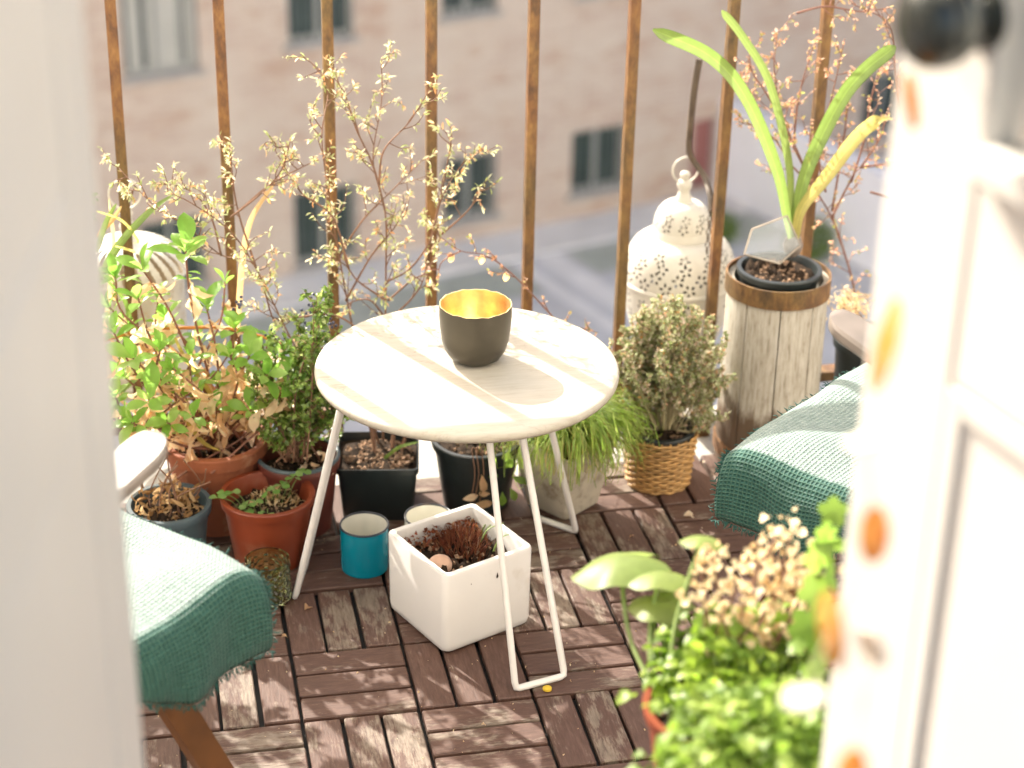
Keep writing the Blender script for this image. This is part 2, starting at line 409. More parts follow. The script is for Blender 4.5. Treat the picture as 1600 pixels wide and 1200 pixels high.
M['leadframe'] = simple('aged_solder', (0.30, 0.26, 0.22), 0.45, metal=0.6, var=0.2)
M['knob'] = simple('dark_door_knob', (0.030, 0.034, 0.028), 0.22, metal=0.2, var=0.1, bmp=0.02, spec=0.8)
M['interior'] = simple('interior_floorboards', (0.33, 0.22, 0.14), 0.5, var=0.15, scale=8)
M['hill'] = simple('far_ground', (0.20, 0.19, 0.18), 0.95, scale=0.2)
M['string'] = simple('beige_string', (0.62, 0.52, 0.38), 0.8)
M['yellowpad'] = simple('yellow_felt_pad', (0.62, 0.42, 0.03), 0.7)
# amber discs: tinted light passes through
Mx, nt_, b_ = mat('amber_shell')
v_ = coords(nt_)
c_ = ramp(nt_, noise(nt_, v_, 70, 4), [(0.3, (0.62, 0.24, 0.03)), (0.55, (0.75, 0.42, 0.10)), (0.75, (0.82, 0.62, 0.34))])
nt_.links.new(c_, b_.inputs['Base Color']); b_.inputs['Roughness'].default_value = 0.15
tr_ = N(nt_, 'ShaderNodeBsdfTranslucent'); nt_.links.new(c_, tr_.inputs[0])
mm_ = N(nt_, 'ShaderNodeMixShader'); mm_.inputs[0].default_value = 0.5
nt_.links.new(b_.outputs[0], mm_.inputs[1]); nt_.links.new(tr_.outputs[0], mm_.inputs[2])
nt_.links.new(mm_.outputs[0], nt_.nodes['Material Output'].inputs['Surface'])
M['amber'] = Mx
M['pearl'] = simple('pearl_shell', (0.80, 0.72, 0.60), 0.12, var=0.06, bmp=0.05, spec=0.9)
# green pressed glass
Mx, nt_, b_ = mat('olive_pressed_glass')
b_.inputs['Base Color'].default_value = (0.80, 0.88, 0.52, 1)
b_.inputs['Roughness'].default_value = 0.04
b_.inputs['Transmission Weight'].default_value = 1.0
b_.inputs['IOR'].default_value = 1.45
M['olive'] = Mx

# ------------------------------------------------------------------ mesh helpers
class MB:
    def __init__(s):
        s.V = []; s.F = []; s.T = []; s.n = 0; s.uv = None
    def add(s, V, F, tint=0.5):
        V = np.asarray(V, float).reshape(-1, 3)
        s.V.append(V); o = s.n
        s.F.extend([tuple(i + o for i in f) for f in F])
        s.T.append(np.full(len(V), tint) if np.isscalar(tint) else np.asarray(tint))
        s.n += len(V)
    def box(s, lo, hi, Mx=None):
        (a, b, c), (d, e, f) = lo, hi
        V = np.array([(a, b, c), (d, b, c), (d, e, c), (a, e, c), (a, b, f), (d, b, f), (d, e, f), (a, e, f)], float)
        if Mx is not None:
            V = V @ np.array(Mx.to_3x3()).T + np.array(Mx.to_translation())
        s.add(V, [(0, 3, 2, 1), (4, 5, 6, 7), (0, 1, 5, 4), (1, 2, 6, 5), (2, 3, 7, 6), (3, 0, 4, 7)])
    def bar(s, p, q, w, h=None, upv=(0, 0, 1)):
        """square bar from p to q"""
        p = np.array(p, float); q = np.array(q, float); h = h or w
        d = (q - p) / np.linalg.norm(q - p)
        u = np.array(upv, float)
        if abs(d @ u) > 0.98: u = np.array((0, 1.0, 0))
        x = np.cross(d, u); x /= np.linalg.norm(x); y = np.cross(x, d)
        c = [(-w / 2, -h / 2), (w / 2, -h / 2), (w / 2, h / 2), (-w / 2, h / 2)]
        V = [p + x * a + y * b for a, b in c] + [q + x * a + y * b for a, b in c]
        s.add(V, [(0, 1, 2, 3), (7, 6, 5, 4), (0, 4, 5, 1), (1, 5, 6, 2), (2, 6, 7, 3), (3, 7, 4, 0)])
    def tube(s, P, rad, n=6, closed=False, tint=0.5):
        P = np.asarray(P, float); k = len(P)
        R = np.full(k, rad) if np.isscalar(rad) else np.asarray(rad, float)
        T = np.gradient(P, axis=0)
        if closed:
            T = np.roll(P, -1, 0) - np.roll(P, 1, 0)
        T /= np.linalg.norm(T, axis=1)[:, None] + 1e-12
        u = np.array((0, 0, 1.0)) if abs(T[0][2]) < 0.9 else np.array((1.0, 0, 0))
        x = np.cross(T[0], u); x /= np.linalg.norm(x)
        V = []
        ang = np.arange(n) * 2 * PI / n
        for i in range(k):
            x = x - T[i] * (x @ T[i]); x /= np.linalg.norm(x) + 1e-12
            y = np.cross(T[i], x)
            V.append(P[i] + R[i] * (np.cos(ang)[:, None] * x + np.sin(ang)[:, None] * y))
        F = []
        kk = k if closed else k - 1
        for i in range(kk):
            j = (i + 1) % k
            for a in range(n):
                b = (a + 1) % n
                F.append((i * n + a, i * n + b, j * n + b, j * n + a))
        if not closed:
            F.append(tuple(range(n - 1, -1, -1))); F.append(tuple((k - 1) * n + a for a in range(n)))
        s.add(np.concatenate(V), F, tint)
    def lathe(s, prof, c, n=32, cap0=False, cap1=False, mask=None):
        prof = np.asarray(prof, float); c = np.asarray(c, float)
        th = np.arange(n) * 2 * PI / n
        V = np.stack([np.outer(prof[:, 0], np.cos(th)) + c[0], np.outer(prof[:, 0], np.sin(th)) + c[1],
                      np.repeat(prof[:, 1][:, None], n, 1) + c[2]], -1).reshape(-1, 3)
        F = []
        for i in range(len(prof) - 1):
            for a in range(n):
                if mask is not None and mask[i, a]: continue
                b = (a + 1) % n
                F.append((i * n + a, i * n + b, (i + 1) * n + b, (i + 1) * n + a))
        if cap0: F.append(tuple(range(n - 1, -1, -1)))
        if cap1: F.append(tuple((len(prof) - 1) * n + a for a in range(n)))
        s.add(V, F)
    def loops(s, L, cap0=True, cap1=True):
        n = len(L[0]); F = []
        for i in range(len(L) - 1):
            for a in range(n):
                b = (a + 1) % n
                F.append((i * n + a, i * n + b, (i + 1) * n + b, (i + 1) * n + a))
        if cap0: F.append(tuple(range(n - 1, -1, -1)))
        if cap1: F.append(tuple((len(L) - 1) * n + a for a in range(n)))
        s.add(np.concatenate([np.asarray(l, float) for l in L]), F)
    def scatter(s, base, pos, dirs, scale, tint, roll=None):
        """many copies of one small piece, pointing along dirs"""
        bV, bF = base
        pos = np.asarray(pos, float); d = np.asarray(dirs, float); k = len(pos)
        if k == 0: return
        d = d / (np.linalg.norm(d, axis=1)[:, None] + 1e-9)
        u = rng.normal(size=(k, 3)) * 0.6 + np.array((0, 0, 1.0)) if roll is None else roll
        y = np.cross(u, d); y /= np.linalg.norm(y, axis=1)[:, None] + 1e-9
        z = np.cross(d, y)
        R = np.stack([d, y, z], -1) * np.asarray(scale)[:, None, None]
        V = np.einsum('kij,mj->kmi', R, bV) + pos[:, None, :]
        mB = len(bV); o = s.n
        arr = {}
        for f in bF: arr.setdefault(len(f), []).append(f)
        for ln, fs in arr.items():
            A = (np.array(fs)[None] + (np.arange(k) * mB)[:, None, None] + o).reshape(-1, ln)
            s.F.extend(map(tuple, A.tolist()))
        s.V.append(V.reshape(-1, 3)); s.T.append(np.repeat(np.asarray(tint, float), mB)); s.n += k * mB
    def mesh(s, name, mats, off=(0, 0, 0), smooth=40):
        me = bpy.data.meshes.new(name)
        V = np.concatenate(s.V) - np.asarray(off, float)
        me.from_pydata(V.tolist(), [], s.F)
        T = np.concatenate(s.T)
        if len(np.unique(T)) > 1:
            at_ = me.attributes.new('tint', 'FLOAT', 'POINT'); at_.data.foreach_set('value', T.astype(np.float32))
        for mm in (mats if isinstance(mats, (list, tuple)) else [mats]):
            me.materials.append(mm)
        if smooth:
            me.polygons.foreach_set('use_smooth', [True] * len(me.polygons))
            if smooth < 180: me.set_sharp_from_angle(angle=math.radians(smooth))
        me.update()
        return me
    def build(s, name, mats, parent=None, smooth=40, loc=None):
        root = parent
        while root is not None and root.parent is not None: root = root.parent
        off = np.array(root.location) if root is not None else (np.array(loc) if loc is not None else np.zeros(3))
        o = bpy.data.objects.new(name, s.mesh(name, mats, off, smooth))
        COL.objects.link(o)
        if parent is not None: o.parent = parent
        elif loc is not None: o.location = loc
        return o
def tag(o, label=None, cat=None, group=None, kind=None):
    for k, v in (('label', label), ('category', cat), ('group', group), ('kind', kind)):
        if v: o[k] = v
    return o
def thing(name, label, cat, loc, group=None):
    o = bpy.data.objects.new(name, None); COL.objects.link(o); o.location = [float(x) for x in loc]
    o.empty_display_size = 0.02
    return tag(o, label, cat, group)
def put(name, mesh, root, pos, R, label=None):
    """an instance of a mesh as a part of root, at a world position with rotation matrix columns R"""
    o = bpy.data.objects.new(name, mesh); COL.objects.link(o)
    rt_ = root
    while rt_.parent is not None: rt_ = rt_.parent
    o.parent = root
    m4 = Matrix.Identity(4)
    p = np.asarray(pos) - np.array(rt_.location)
    for i in range(3):
        for j in range(3): m4[i][j] = float(R[i][j])
        m4[i][3] = float(p[i])
    o.matrix_local = m4
    return o
def frame(d, upv=None, s=1.0):
    d = np.asarray(d, float); d = d / np.linalg.norm(d)
    u = np.array((0, 0, 1.0)) + rng.normal(size=3) * 0.3 if upv is None else np.asarray(upv, float)
    y = np.cross(u, d); y /= np.linalg.norm(y) + 1e-9
    return np.stack([d, y, np.cross(d, y)], -1) * s
def spline(P, k=8):
    """Catmull-Rom through the points"""
    P = np.asarray(P, float)
    Q = np.vstack([2 * P[0] - P[1], P, 2 * P[-1] - P[-2]])
    out = []
    for i in range(1, len(Q) - 2):
        t = np.linspace(0, 1, k, endpoint=False)[:, None]
        a, b, c, d = Q[i - 1], Q[i], Q[i + 1], Q[i + 2]
        out.append(0.5 * ((2 * b) + (c - a) * t + (2 * a - 5 * b + 4 * c - d) * t ** 2 + (3 * b - 3 * c + d - a) * t ** 3))
    return np.vstack(out + [P[-1:]])
def leafgeo(L, Wd, peak=0.5, n=5, bend=0.3, fold=0.25, wav=0.0, seed=0, tip=0.0):
    """leaf along +x: midrib and two margins; bend curls it, fold lifts the margins"""
    rg = np.random.default_rng(seed)
    t = np.linspace(0, 1, n + 1)
    a = math.log(0.5) / math.log(peak)
    w = np.maximum(np.sin(PI * t ** a) ** 0.85, 0.03) * Wd / 2
    w[-1] = max(tip * Wd / 2, 0.02 * Wd)
    th = bend * (t - 0.15) * 2
    dx = np.cos(th) * L / n; dz = -np.sin(th) * L / n
    x = np.concatenate([[0], np.cumsum(dx[1:])]); z = np.concatenate([[0], np.cumsum(dz[1:])])
    wob = rg.normal(size=(n + 1, 2)) * wav * Wd
    V = []
    for i in range(n + 1):
        V += [(x[i], w[i], z[i] + fold * w[i] + wob[i, 0]), (x[i], 0, z[i]), (x[i], -w[i], z[i] + fold * w[i] + wob[i, 1])]
    F = []
    for i in range(n):
        for j in range(2):
            q = i * 3 + j
            F.append((q, q + 1, q + 4, q + 3))
    return np.array(V), F
def leafmesh(name, mt, *a, **k):
    b = MB(); b.add(*leafgeo(*a, **k)); return b.mesh(name, mt, smooth=180)
TINY = leafgeo(1, 0.28, 0.5, 3, 0.4, 0.3)
OVAL = leafgeo(1, 0.55, 0.5, 3, 0.4, 0.3)
def rsq(h, r, z, c, ang, k=4, hy=None):
    """rounded square loop"""
    hy = hy or h; P = []
    for q, (sx, sy) in enumerate(((1, 1), (-1, 1), (-1, -1), (1, -1))):
        for i in range(k + 1):
            a = q * PI / 2 + i * PI / 2 / k
            P.append((sx * (h - r) + r * math.cos(a), sy * (hy - r) + r * math.sin(a)))
    ca, sa = math.cos(ang), math.sin(ang)
    return np.array([(c[0] + x * ca - y * sa, c[1] + x * sa + y * ca, c[2] + z) for x, y in P])
def soil(root, c, R, z, name='soil', square=None, ang=0.0, amp=0.006, crumbs=60, crumb_mat='crumb', seed=1):
    rg = np.random.default_rng(seed)
    b = MB(); n, kr = 26, 8
    V = [(c[0], c[1], z + rg.normal() * amp * 0.5)]
    for i in range(1, kr + 1):
        for a in range(n):
            th = a * 2 * PI / n; rr = R * i / kr
            if square: 
                rr = square * i / kr / max(abs(math.cos(th)), abs(math.sin(th)))
            x, y = rr * math.cos(th + (0 if not square else 0)), rr * math.sin(th)
            if square:
                x, y = x * math.cos(ang) - y * math.sin(ang), x * math.sin(ang) + y * math.cos(ang)
            V.append((c[0] + x, c[1] + y, z + (rg.normal() * amp if i < kr else 0) + amp * (1 - (i / kr) ** 2)))
    F = [(0, 1 + a, 1 + (a + 1) % n) for a in range(n)]
    for i in range(kr - 1):
        for a in range(n):
            b2 = (a + 1) % n
            F.append((1 + i * n + a, 1 + (i + 1) * n + a, 1 + (i + 1) * n + b2, 1 + i * n + b2))
    b.add(V, F)
    so_ = b.build(name, M['soil'], root, smooth=180)
    if crumbs:
        cb = MB()
        ico = np.array([(1, 0, 0), (-1, 0, 0), (0, 1, 0), (0, -1, 0), (0, 0, 1), (0, 0, -1)], float)
        fi = [(0, 2, 4), (2, 1, 4), (1, 3, 4), (3, 0, 4), (2, 0, 5), (1, 2, 5), (3, 1, 5), (0, 3, 5)]
        th = rg.uniform(0, 2 * PI, crumbs); rr = (square or R) * 0.92 * np.sqrt(rg.uniform(0, 1, crumbs))
        p = np.stack([c[0] + rr * np.cos(th), c[1] + rr * np.sin(th), z + amp * (1.1 - (rr / (square or R)) ** 2) + rg.uniform(-0.001, 0.002, crumbs)], -1)
        cb.scatter((ico, fi), p, rg.normal(size=(crumbs, 3)), rg.uniform(0.0012, 0.0042, crumbs), rg.uniform(0, 1, crumbs))
        tag(cb.build('soil_crumbs', M[crumb_mat], so_, smooth=0), kind='stuff')
    return so_
def round_pot(name, label, cat, c, R0, R1, H, mt, wall=0.004, lip=0.004, liph=0.014, fill=0.75, crumbs=60, group=None, seed=1, soil_it=True, cmat='crumb'):
    """tapered flower pot with a lip, hollow, with soil"""
    t = thing(name, label, cat, (c[0], c[1], c[2] if len(c) > 2 else 0), group)
    z0 = c[2] if len(c) > 2 else 0
    b = MB(); Rl = R0 + (R1 - R0) * (H - liph) / H
    prof = [(R0 * 0.9, 0.0), (R0, 0.002), (R0 + (Rl - R0) * 0.5, (H - liph) / 2), (Rl, H - liph), (Rl + lip, H - liph + 0.001), (R1 + lip, H - 0.002), (R1 + lip - 0.001, H),
            (R1 - wall + 0.001, H), (R1 - wall, H - 0.002), (R0 + (R1 - R0) * 0.5 - wall, H * 0.5), (R0 - wall, 0.006)]
    b.lathe(prof, (c[0], c[1], z0), 40, cap0=True, cap1=True)
    b.build('pot_wall', M[mt], t, smooth=35)
    if soil_it:
        zz = H * fill
        soil(t, c, R0 + (R1 - R0) * fill - wall - 0.0005, z0 + zz, seed=seed, crumbs=crumbs, crumb_mat=cmat)
    return t

# ------------------------------------------------------------------ the setting: ground, street, slab
def struct(o):
    o['kind'] = 'structure'; return o
b = MB(); b.box((-300, -300, -8.6), (300, 400, -8.02)); struct(b.build('ground', M['hill'], smooth=0))
FA = math.radians(19)                                     # the street runs along this direction
FE = np.array([math.cos(FA), math.sin(FA), 0.0]); FN = np.array([FE[1], -FE[0], 0.0])
FB = np.array([5.30, 21.253, 0.0])
def fac(s_, n_, z): return FB + FE * s_ + FN * n_ + np.array([0, 0, z])
def sheet(name, s0, s1, n0, n1, z, mt, thick=0.0):
    b = MB()
    if thick:
        V = [fac(s0, n0, z - thick), fac(s1, n0, z - thick), fac(s1, n1, z - thick), fac(s0, n1, z - thick), fac(s0, n0, z), fac(s1, n0, z), fac(s1, n1, z), fac(s0, n1, z)]
        b.add(V, [(0, 1, 2, 3), (7, 6, 5, 4), (0, 4, 5, 1), (1, 5, 6, 2), (2, 6, 7, 3), (3, 7, 4, 0)])
    else:
        b.add([fac(s0, n0, z), fac(s1, n0, z), fac(s1, n1, z), fac(s0, n1, z)], [(3, 2, 1, 0)])
    return struct(b.build(name, mt, smooth=0))
sheet('street', -60, 60, 0.0, 17.0, -8.012, M['asphalt'])
sheet('pavement', -60, 60, 0.0, 0.85, -7.98, M['sidewalk'], 0.05)
sheet('lawn', -0.1, 2.9, 0.95, 1.75, -8.004, M['verge'])
sheet('lawn', -6.4, -1.0, 0.95, 1.9, -8.004, M['verge'])
sheet('crossing_stripe', -0.55, -0.2, 0.9, 4.2, -8.006, M['roadpaint'])
sheet('crossing_stripe', -0.95, -0.75, 0.9, 4.2, -8.006, M['roadpaint'])

# ------------------------------------------------------------------ the brick building across the street
WIN = [(-5.58, -4.66, -5.15, -4.0), (-3.53, -2.65, -5.02, -4.0), (-1.44, -0.63, -4.94, -4.0), (0.56, 1.43, -4.9, -4.0), (2.6, 3.45, -4.85, -4.0), (4.6, 5.45, -4.8, -4.0), (6.6, 7.45, -4.8, -4.0),
       (-5.55, -4.70, -7.85, -6.95), (-3.53, -2.65, -7.90, -6.9), (-1.41, -0.60, -7.70, -6.81), (0.56, 1.43, -7.65, -6.75), (5.6, 6.45, -7.6, -6.7), (-7.6, -6.7, -5.15, -4.0), (-7.6, -6.7, -7.85, -6.95)]
DOOR = (2.56, 2.94, -7.92, -6.9)
bt = thing('brick_building', 'long pinkish brick building with barred windows across the street', 'building', fac(0, -0.2, -8))
b = MB(); b2 = MB()
holes = WIN + [DOOR]
S = sorted({-34.0, 38.0, *[h[0] for h in holes], *[h[1] for h in holes]}); Zs = sorted({-8.0, 5.2, *[h[2] for h in holes], *[h[3] for h in holes]})
UVs = []
for i in range(len(S) - 1):
    for j in range(len(Zs) - 1):
        sm, zm = (S[i] + S[i + 1]) / 2, (Zs[j] + Zs[j + 1]) / 2
        if any(h[0] < sm < h[1] and h[2] < zm < h[3] for h in holes): continue
        b.add([fac(S[i], 0, Zs[j]), fac(S[i + 1], 0, Zs[j]), fac(S[i + 1], 0, Zs[j + 1]), fac(S[i], 0, Zs[j + 1])], [(0, 1, 2, 3)])
        UVs += [(S[i], Zs[j]), (S[i + 1], Zs[j]), (S[i + 1], Zs[j + 1]), (S[i], Zs[j + 1])]
wl = b.build('wall', M['brick'], bt, smooth=0)
uvl = wl.data.uv_layers.new(name='UVMap')
for lp in wl.data.loops: uvl.data[lp.index].uv = UVs[lp.vertex_index]
for s0, s1, z0, z1 in holes:                              # reveals of the openings
    d = -0.16; b = MB()
    for (a, c_, e, f_) in ((s0, z0, s1, z0), (s1, z0, s1, z1), (s1, z1, s0, z1), (s0, z1, s0, z0)):
        b.add([fac(a, 0, c_), fac(e, 0, f_), fac(e, d, f_), fac(a, d, c_)], [(3, 2, 1, 0)])
    b.build('reveal', M['winsill'], bt, smooth=0)
b = MB(); b.box((0, 0, 0), (1, 1, 1)); b = MB()
V = [fac(-34, -9, -8), fac(38, -9, -8), fac(38, -9, 5.2), fac(-34, -9, 5.2), fac(-34, -0.3, 5.2), fac(38, -0.3, 5.2), fac(-34, 0, -8), fac(38, 0, -8), fac(38, 0, 5.2), fac(-34, 0, 5.2)]
b.add(V, [(1, 0, 3, 2), (0, 6, 9, 3), (7, 1, 2, 8)]); b.build('rear_wall', M['sidewalk'], bt, smooth=0)
b = MB(); b.add([fac(-34.3, 0.3, 5.21), fac(38.3, 0.3, 5.21), fac(38.3, -9.3, 5.21), fac(-34.3, -9.3, 5.21), fac(-34.3, 0.3, 5.5), fac(38.3, 0.3, 5.5), fac(38.3, -4.5, 7.2), fac(-34.3, -4.5, 7.2), fac(38.3, -9.3, 5.5), fac(-34.3, -9.3, 5.5)],
      [(0, 3, 2, 1), (0, 1, 5, 4), (4, 5, 6, 7), (7, 6, 8, 9), (3, 9, 8, 2), (1, 2, 8, 6, 5), (0, 4, 7, 9, 3)])
b.build('roof', M['clay'], bt, smooth=0)
for k, (s0, s1, z0, z1) in enumerate(WIN):
    b = MB(); w = 0.06
    def fbox(b, a0, a1, c0, c1, n0, n1):
        V = [fac(x, n, z) for n in (n0, n1) for (x, z) in ((a0, c0), (a1, c0), (a1, c1), (a0, c1))]
        b.add(V, [(3, 2, 1, 0), (4, 5, 6, 7), (0, 1, 5, 4), (1, 2, 6, 5), (2, 3, 7, 6), (3, 0, 4, 7)])
    fbox(b, s0 + .002, s0 + w, z0 + .002, z1 - .002, -.16, -.09); fbox(b, s1 - w, s1 - .002, z0 + .002, z1 - .002, -.16, -.09)
    fbox(b, s0 + w, s1 - w, z0 + .002, z0 + w, -.16, -.09); fbox(b, s0 + w, s1 - w, z1 - w, z1 - .002, -.16, -.09)
    mid = (s0 + s1) / 2; fbox(b, mid - .025, mid + .025, z0 + w, z1 - w, -.155, -.10)
    wn = b.build('window', M['winframe'], bt, smooth=0)
    for (a0, a1) in ((s0 + w, mid - .025), (mid + .025, s1 - w)):
        b = MB(); fbox(b, a0, a1, z0 + w, z1 - w, -.145, -.13); b.build('pane', M['windark'], wn, smooth=0)
    if k == 0:
        for a0, a1 in ((0.13, 0.25), (0.33, 0.42), (0.50, 0.72), (0.80, 0.93)):
            b = MB(); fbox(b, s0 + a0, s0 + a1 - .0, z0 + w, z1 - w, -.128, -.12); b.build('curtain', M['winpale'], wn, smooth=0)
    for q in range(7):
        a0 = s0 + (q + 0.7) * (s1 - s0) / 7.4; b = MB(); fbox(b, a0, a0 + .018, z0 + .01, z1 - .01, -.05, -.032); b.build('bar', M['winbar'] if k else M['winframe'], wn, smooth=0)
    b = MB(); fbox(b, s0 - .06, s1 + .06, z0 - .07, z0 - .003, -.02, .06); b.build('sill', M['winsill'], wn, smooth=0)
s0, s1, z0, z1 = DOOR
b = MB(); fbox(b, s0 + .002, s1 - .002, z0 + .002, z1 - .002, -.13, -.09); dr = b.build('door', M['reddoor'], bt, smooth=0)
b = MB(); fbox(b, s0 + .06, s1 - .06, z0 + .5, z1 - .1, -.089, -.08); b.build('door_panel', M['reddoor'], dr, smooth=0)
# white rendered wall that stands at right angles to it
an = thing('garden_wall', 'low pale lilac rendered wall running out from the brick building beside the dark red door', 'wall', fac(3.1, 2.0, -8))
b = MB(); fbox(b, 3.0, 3.22, -8.0, -6.70, 0.004, 7.5); b.build('rendered_face', M['annex'], an, smooth=0)
b = MB(); fbox(b, 2.97, 3.25, -6.698, -6.66, 0.004, 7.53); b.build('coping', M['annex'], an, smooth=0)
# clipped shrubs at its foot
def blob_shrub(label, s_, n_, R, H):
    t = thing('shrub', label, 'shrub', fac(s_, n_, -8.0))
    b = MB(); b.tube([fac(s_, n_, -8.0), fac(s_, n_, -8 + H * 0.6)], 0.03); b.build('stem', M['stem_brown'], t)
    k = 900; dv = rng.normal(size=(k, 3)); dv /= np.linalg.norm(dv, axis=1)[:, None]; rr = rng.uniform(0.3, 1, k) ** 0.5
    p = fac(s_, n_, -8 + H * 0.5) + dv * rr[:, None] * np.array([R, R, H / 2])
    b = MB(); b.scatter(OVAL, p, dv + rng.normal(size=(k, 3)) * 0.6, rng.uniform(0.04, 0.08, k), rng.uniform(0, 0.6, k))
    tag(b.build('crown', M['bush'], t, smooth=180), kind='stuff')
blob_shrub('dark rounded shrub at the foot of the pale lilac wall', 2.6, 2.6, 0.32, 0.55)
blob_shrub('low shrub by the pavement under the barred window', 1.9, 1.5, 0.3, 0.4)

# ------------------------------------------------------------------ our own house: wall with doorway, balcony slab, floor inside
hw = thing('house_wall', 'pale plastered house wall with the doorway to the balcony', 'wall', (0.21, -1.45, -0.3))
b = MB()
for (lo, hi) in (((-22, -1.66, -8), (-0.13, -1.42, 9)), ((0.56, -1.66, -8), (22, -1.42, 9)), ((-0.13, -1.66, 2.05), (0.56, -1.42, 9)), ((-0.13, -1.66, -8), (0.56, -1.42, -0.12))):
    b.box(lo, hi)
b.build('plaster_face', M['plaster'], hw, smooth=0)
b = MB(); b.box((-0.128, -1.655, -0.118), (0.558, -1.40, -0.045)); b.build('threshold', M['winsill'], hw, smooth=0)
b = MB(); b.box((-1.2, -1.419, -0.25), (2.2, 0.66, -0.025)); struct(b.build('balcony_floor', M['concrete'], smooth=0))
b = MB(); b.box((-1.5, -4.5, -0.25), (2.0, -1.662, -0.12)); struct(b.build('room_floor', M['interior'], smooth=0))

# ------------------------------------------------------------------ deck of wooden tiles
dk = thing('wooden_deck', 'brown weathered wooden deck tiles in a basket-weave pattern on the balcony', 'deck', (0.5, 0.0, -0.02))
dk['kind'] = 'structure'
b = MB(); b.box((-1.05, -1.35, -0.023), (1.95, 0.452, -0.0135)); b.build('tile_grid', M['dark_grid'], dk, smooth=0)
slat_meshes = []
for k in range(4):
    bm = bmesh.new(); bmesh.ops.create_cube(bm, size=1.0)
    for v in bm.verts: v.co = (v.co.x * 0.1445, v.co.y * 0.0448, v.co.z * 0.012)
    bmesh.ops.bevel(bm, geom=bm.edges[:], offset=0.0016, segments=1, affect='EDGES')
    me = bpy.data.meshes.new('slat'); bm.to_mesh(me); bm.free(); me.materials.append(M['slat']); slat_meshes.append(me)
rest = MB(); B = 0.15
for i in range(-7, 13):
    for j in range(-3, 9):
        cx, cy = (i + 0.5) * B, -(j + 0.5) * B
        hor = (i + j) % 2 == 1
        inview = -2 <= i <= 7 and j <= 3
        for q in (-1, 0, 1):
            off = q * 0.0500
            p = np.array([cx, cy + off, -0.006]) if hor else np.array([cx + off, cy, -0.006])
            p = p + np.array([rng.normal() * 0.0006, rng.normal() * 0.0006, rng.normal() * 0.0005])
            a = (0 if hor else PI / 2) + rng.normal() * 0.004
            if inview:
                R = np.array([[math.cos(a), -math.sin(a), 0], [math.sin(a), math.cos(a), 0], [0, 0, 1.0]])
                put('slat', random.choice(slat_meshes), dk, p, R)
            else:
                Mx = Matrix.Translation(Vector(p)) @ Matrix.Rotation(a, 4, 'Z')
                rest.box((-0.0722, -0.0224, -0.006), (0.0722, 0.0224, 0.006), Mx)
tag(rest.build('outer_slats', M['slat'], dk, smooth=0), kind='stuff')

# ------------------------------------------------------------------ railing
RY = 0.56
rl = thing('balcony_railing', 'rusty iron balcony railing with upright square bars', 'railing', (0.66, RY, 0))
for k in range(-5, 15):
    x = -0.024 + 0.1525 * k
    b = MB(); b.bar((x, RY, 0.0815), (x + rng.normal() * .0015, RY, 0.886), 0.0155); b.build('bar', M['rust'], rl, smooth=0)
b = MB(); b.bar((-1.0, RY, 0.0725), (2.3, RY, 0.0725), 0.03, 0.017); b.build('bottom_rail', M['rust'], rl, smooth=0)
b = MB(); b.bar((-1.0, RY, 0.90), (2.3, RY, 0.90), 0.045, 0.026); b.build('handrail', M['rust'], rl, smooth=0)
for k in (-4, -1, 2, 6, 9, 13):
    x = -0.024 + 0.1525 * k
    b = MB(); b.bar((x, RY, -0.026), (x, RY, 0.0635), 0.020); b.build('post_foot', M['rust'], rl, smooth=0)

# ------------------------------------------------------------------ table
TC = np.array([0.405, 0.102]); TZ = 0.3595
tb = thing('side_table', 'round white side table with whitewashed wooden top and thin wire hairpin legs', 'table', (TC[0], TC[1], 0))
b = MB(); b.lathe([(0.06, -.0135), (0.192, -.0135), (0.198, -.0125), (0.2005, -.009), (0.2008, -.006), (0.2, -.0025), (0.1975, -.0005), (0.193, 0), (0.06, 0)], (TC[0], TC[1], TZ), 96, True, True)
b.build('tabletop', M['table'], tb, smooth=50)
for az in (-75.7, 44.3, 164.3):
    a = math.radians(az); rd = np.array([math.cos(a), math.sin(a), 0]); tg = np.array([-math.sin(a), math.cos(a), 0]); c3 = np.array([TC[0], TC[1], 0])
    def lp(r, t_, z): return c3 + rd * r + tg * t_ + np.array([0, 0, z])
    tp = np.array([-.014, -.002, 0]); path = [lp(.142, .022, TZ - .014) + tp, lp(.232, .0355, 0.012), lp(.2345, .0345, .0055), lp(.235, .030, .004), lp(.235, 0, .004), lp(.235, -.030, .004), lp(.2345, -.0345, .0055), lp(.232, -.0355, .012), lp(.142, -.022, TZ - .014) + tp]
    b = MB(); b.tube(path, 0.0047, 8); b.build('leg', M['white_metal'], tb, smooth=60)
b = MB(); b.lathe([(0.10, -.0175), (0.105, -.0175), (0.105, -.014), (.10, -.014)], (TC[0], TC[1], TZ), 48, False, False); b.build('ring', M['white_metal'], tb, smooth=0)
p = atz(855, 1078, 0); b = MB(); b.lathe([(.004, .0), (.006, .001), (.006, .0035), (.004, .004)], (p[0], p[1], 0), 12, True, True); b.build('foot_pad', M['yellowpad'], tb)

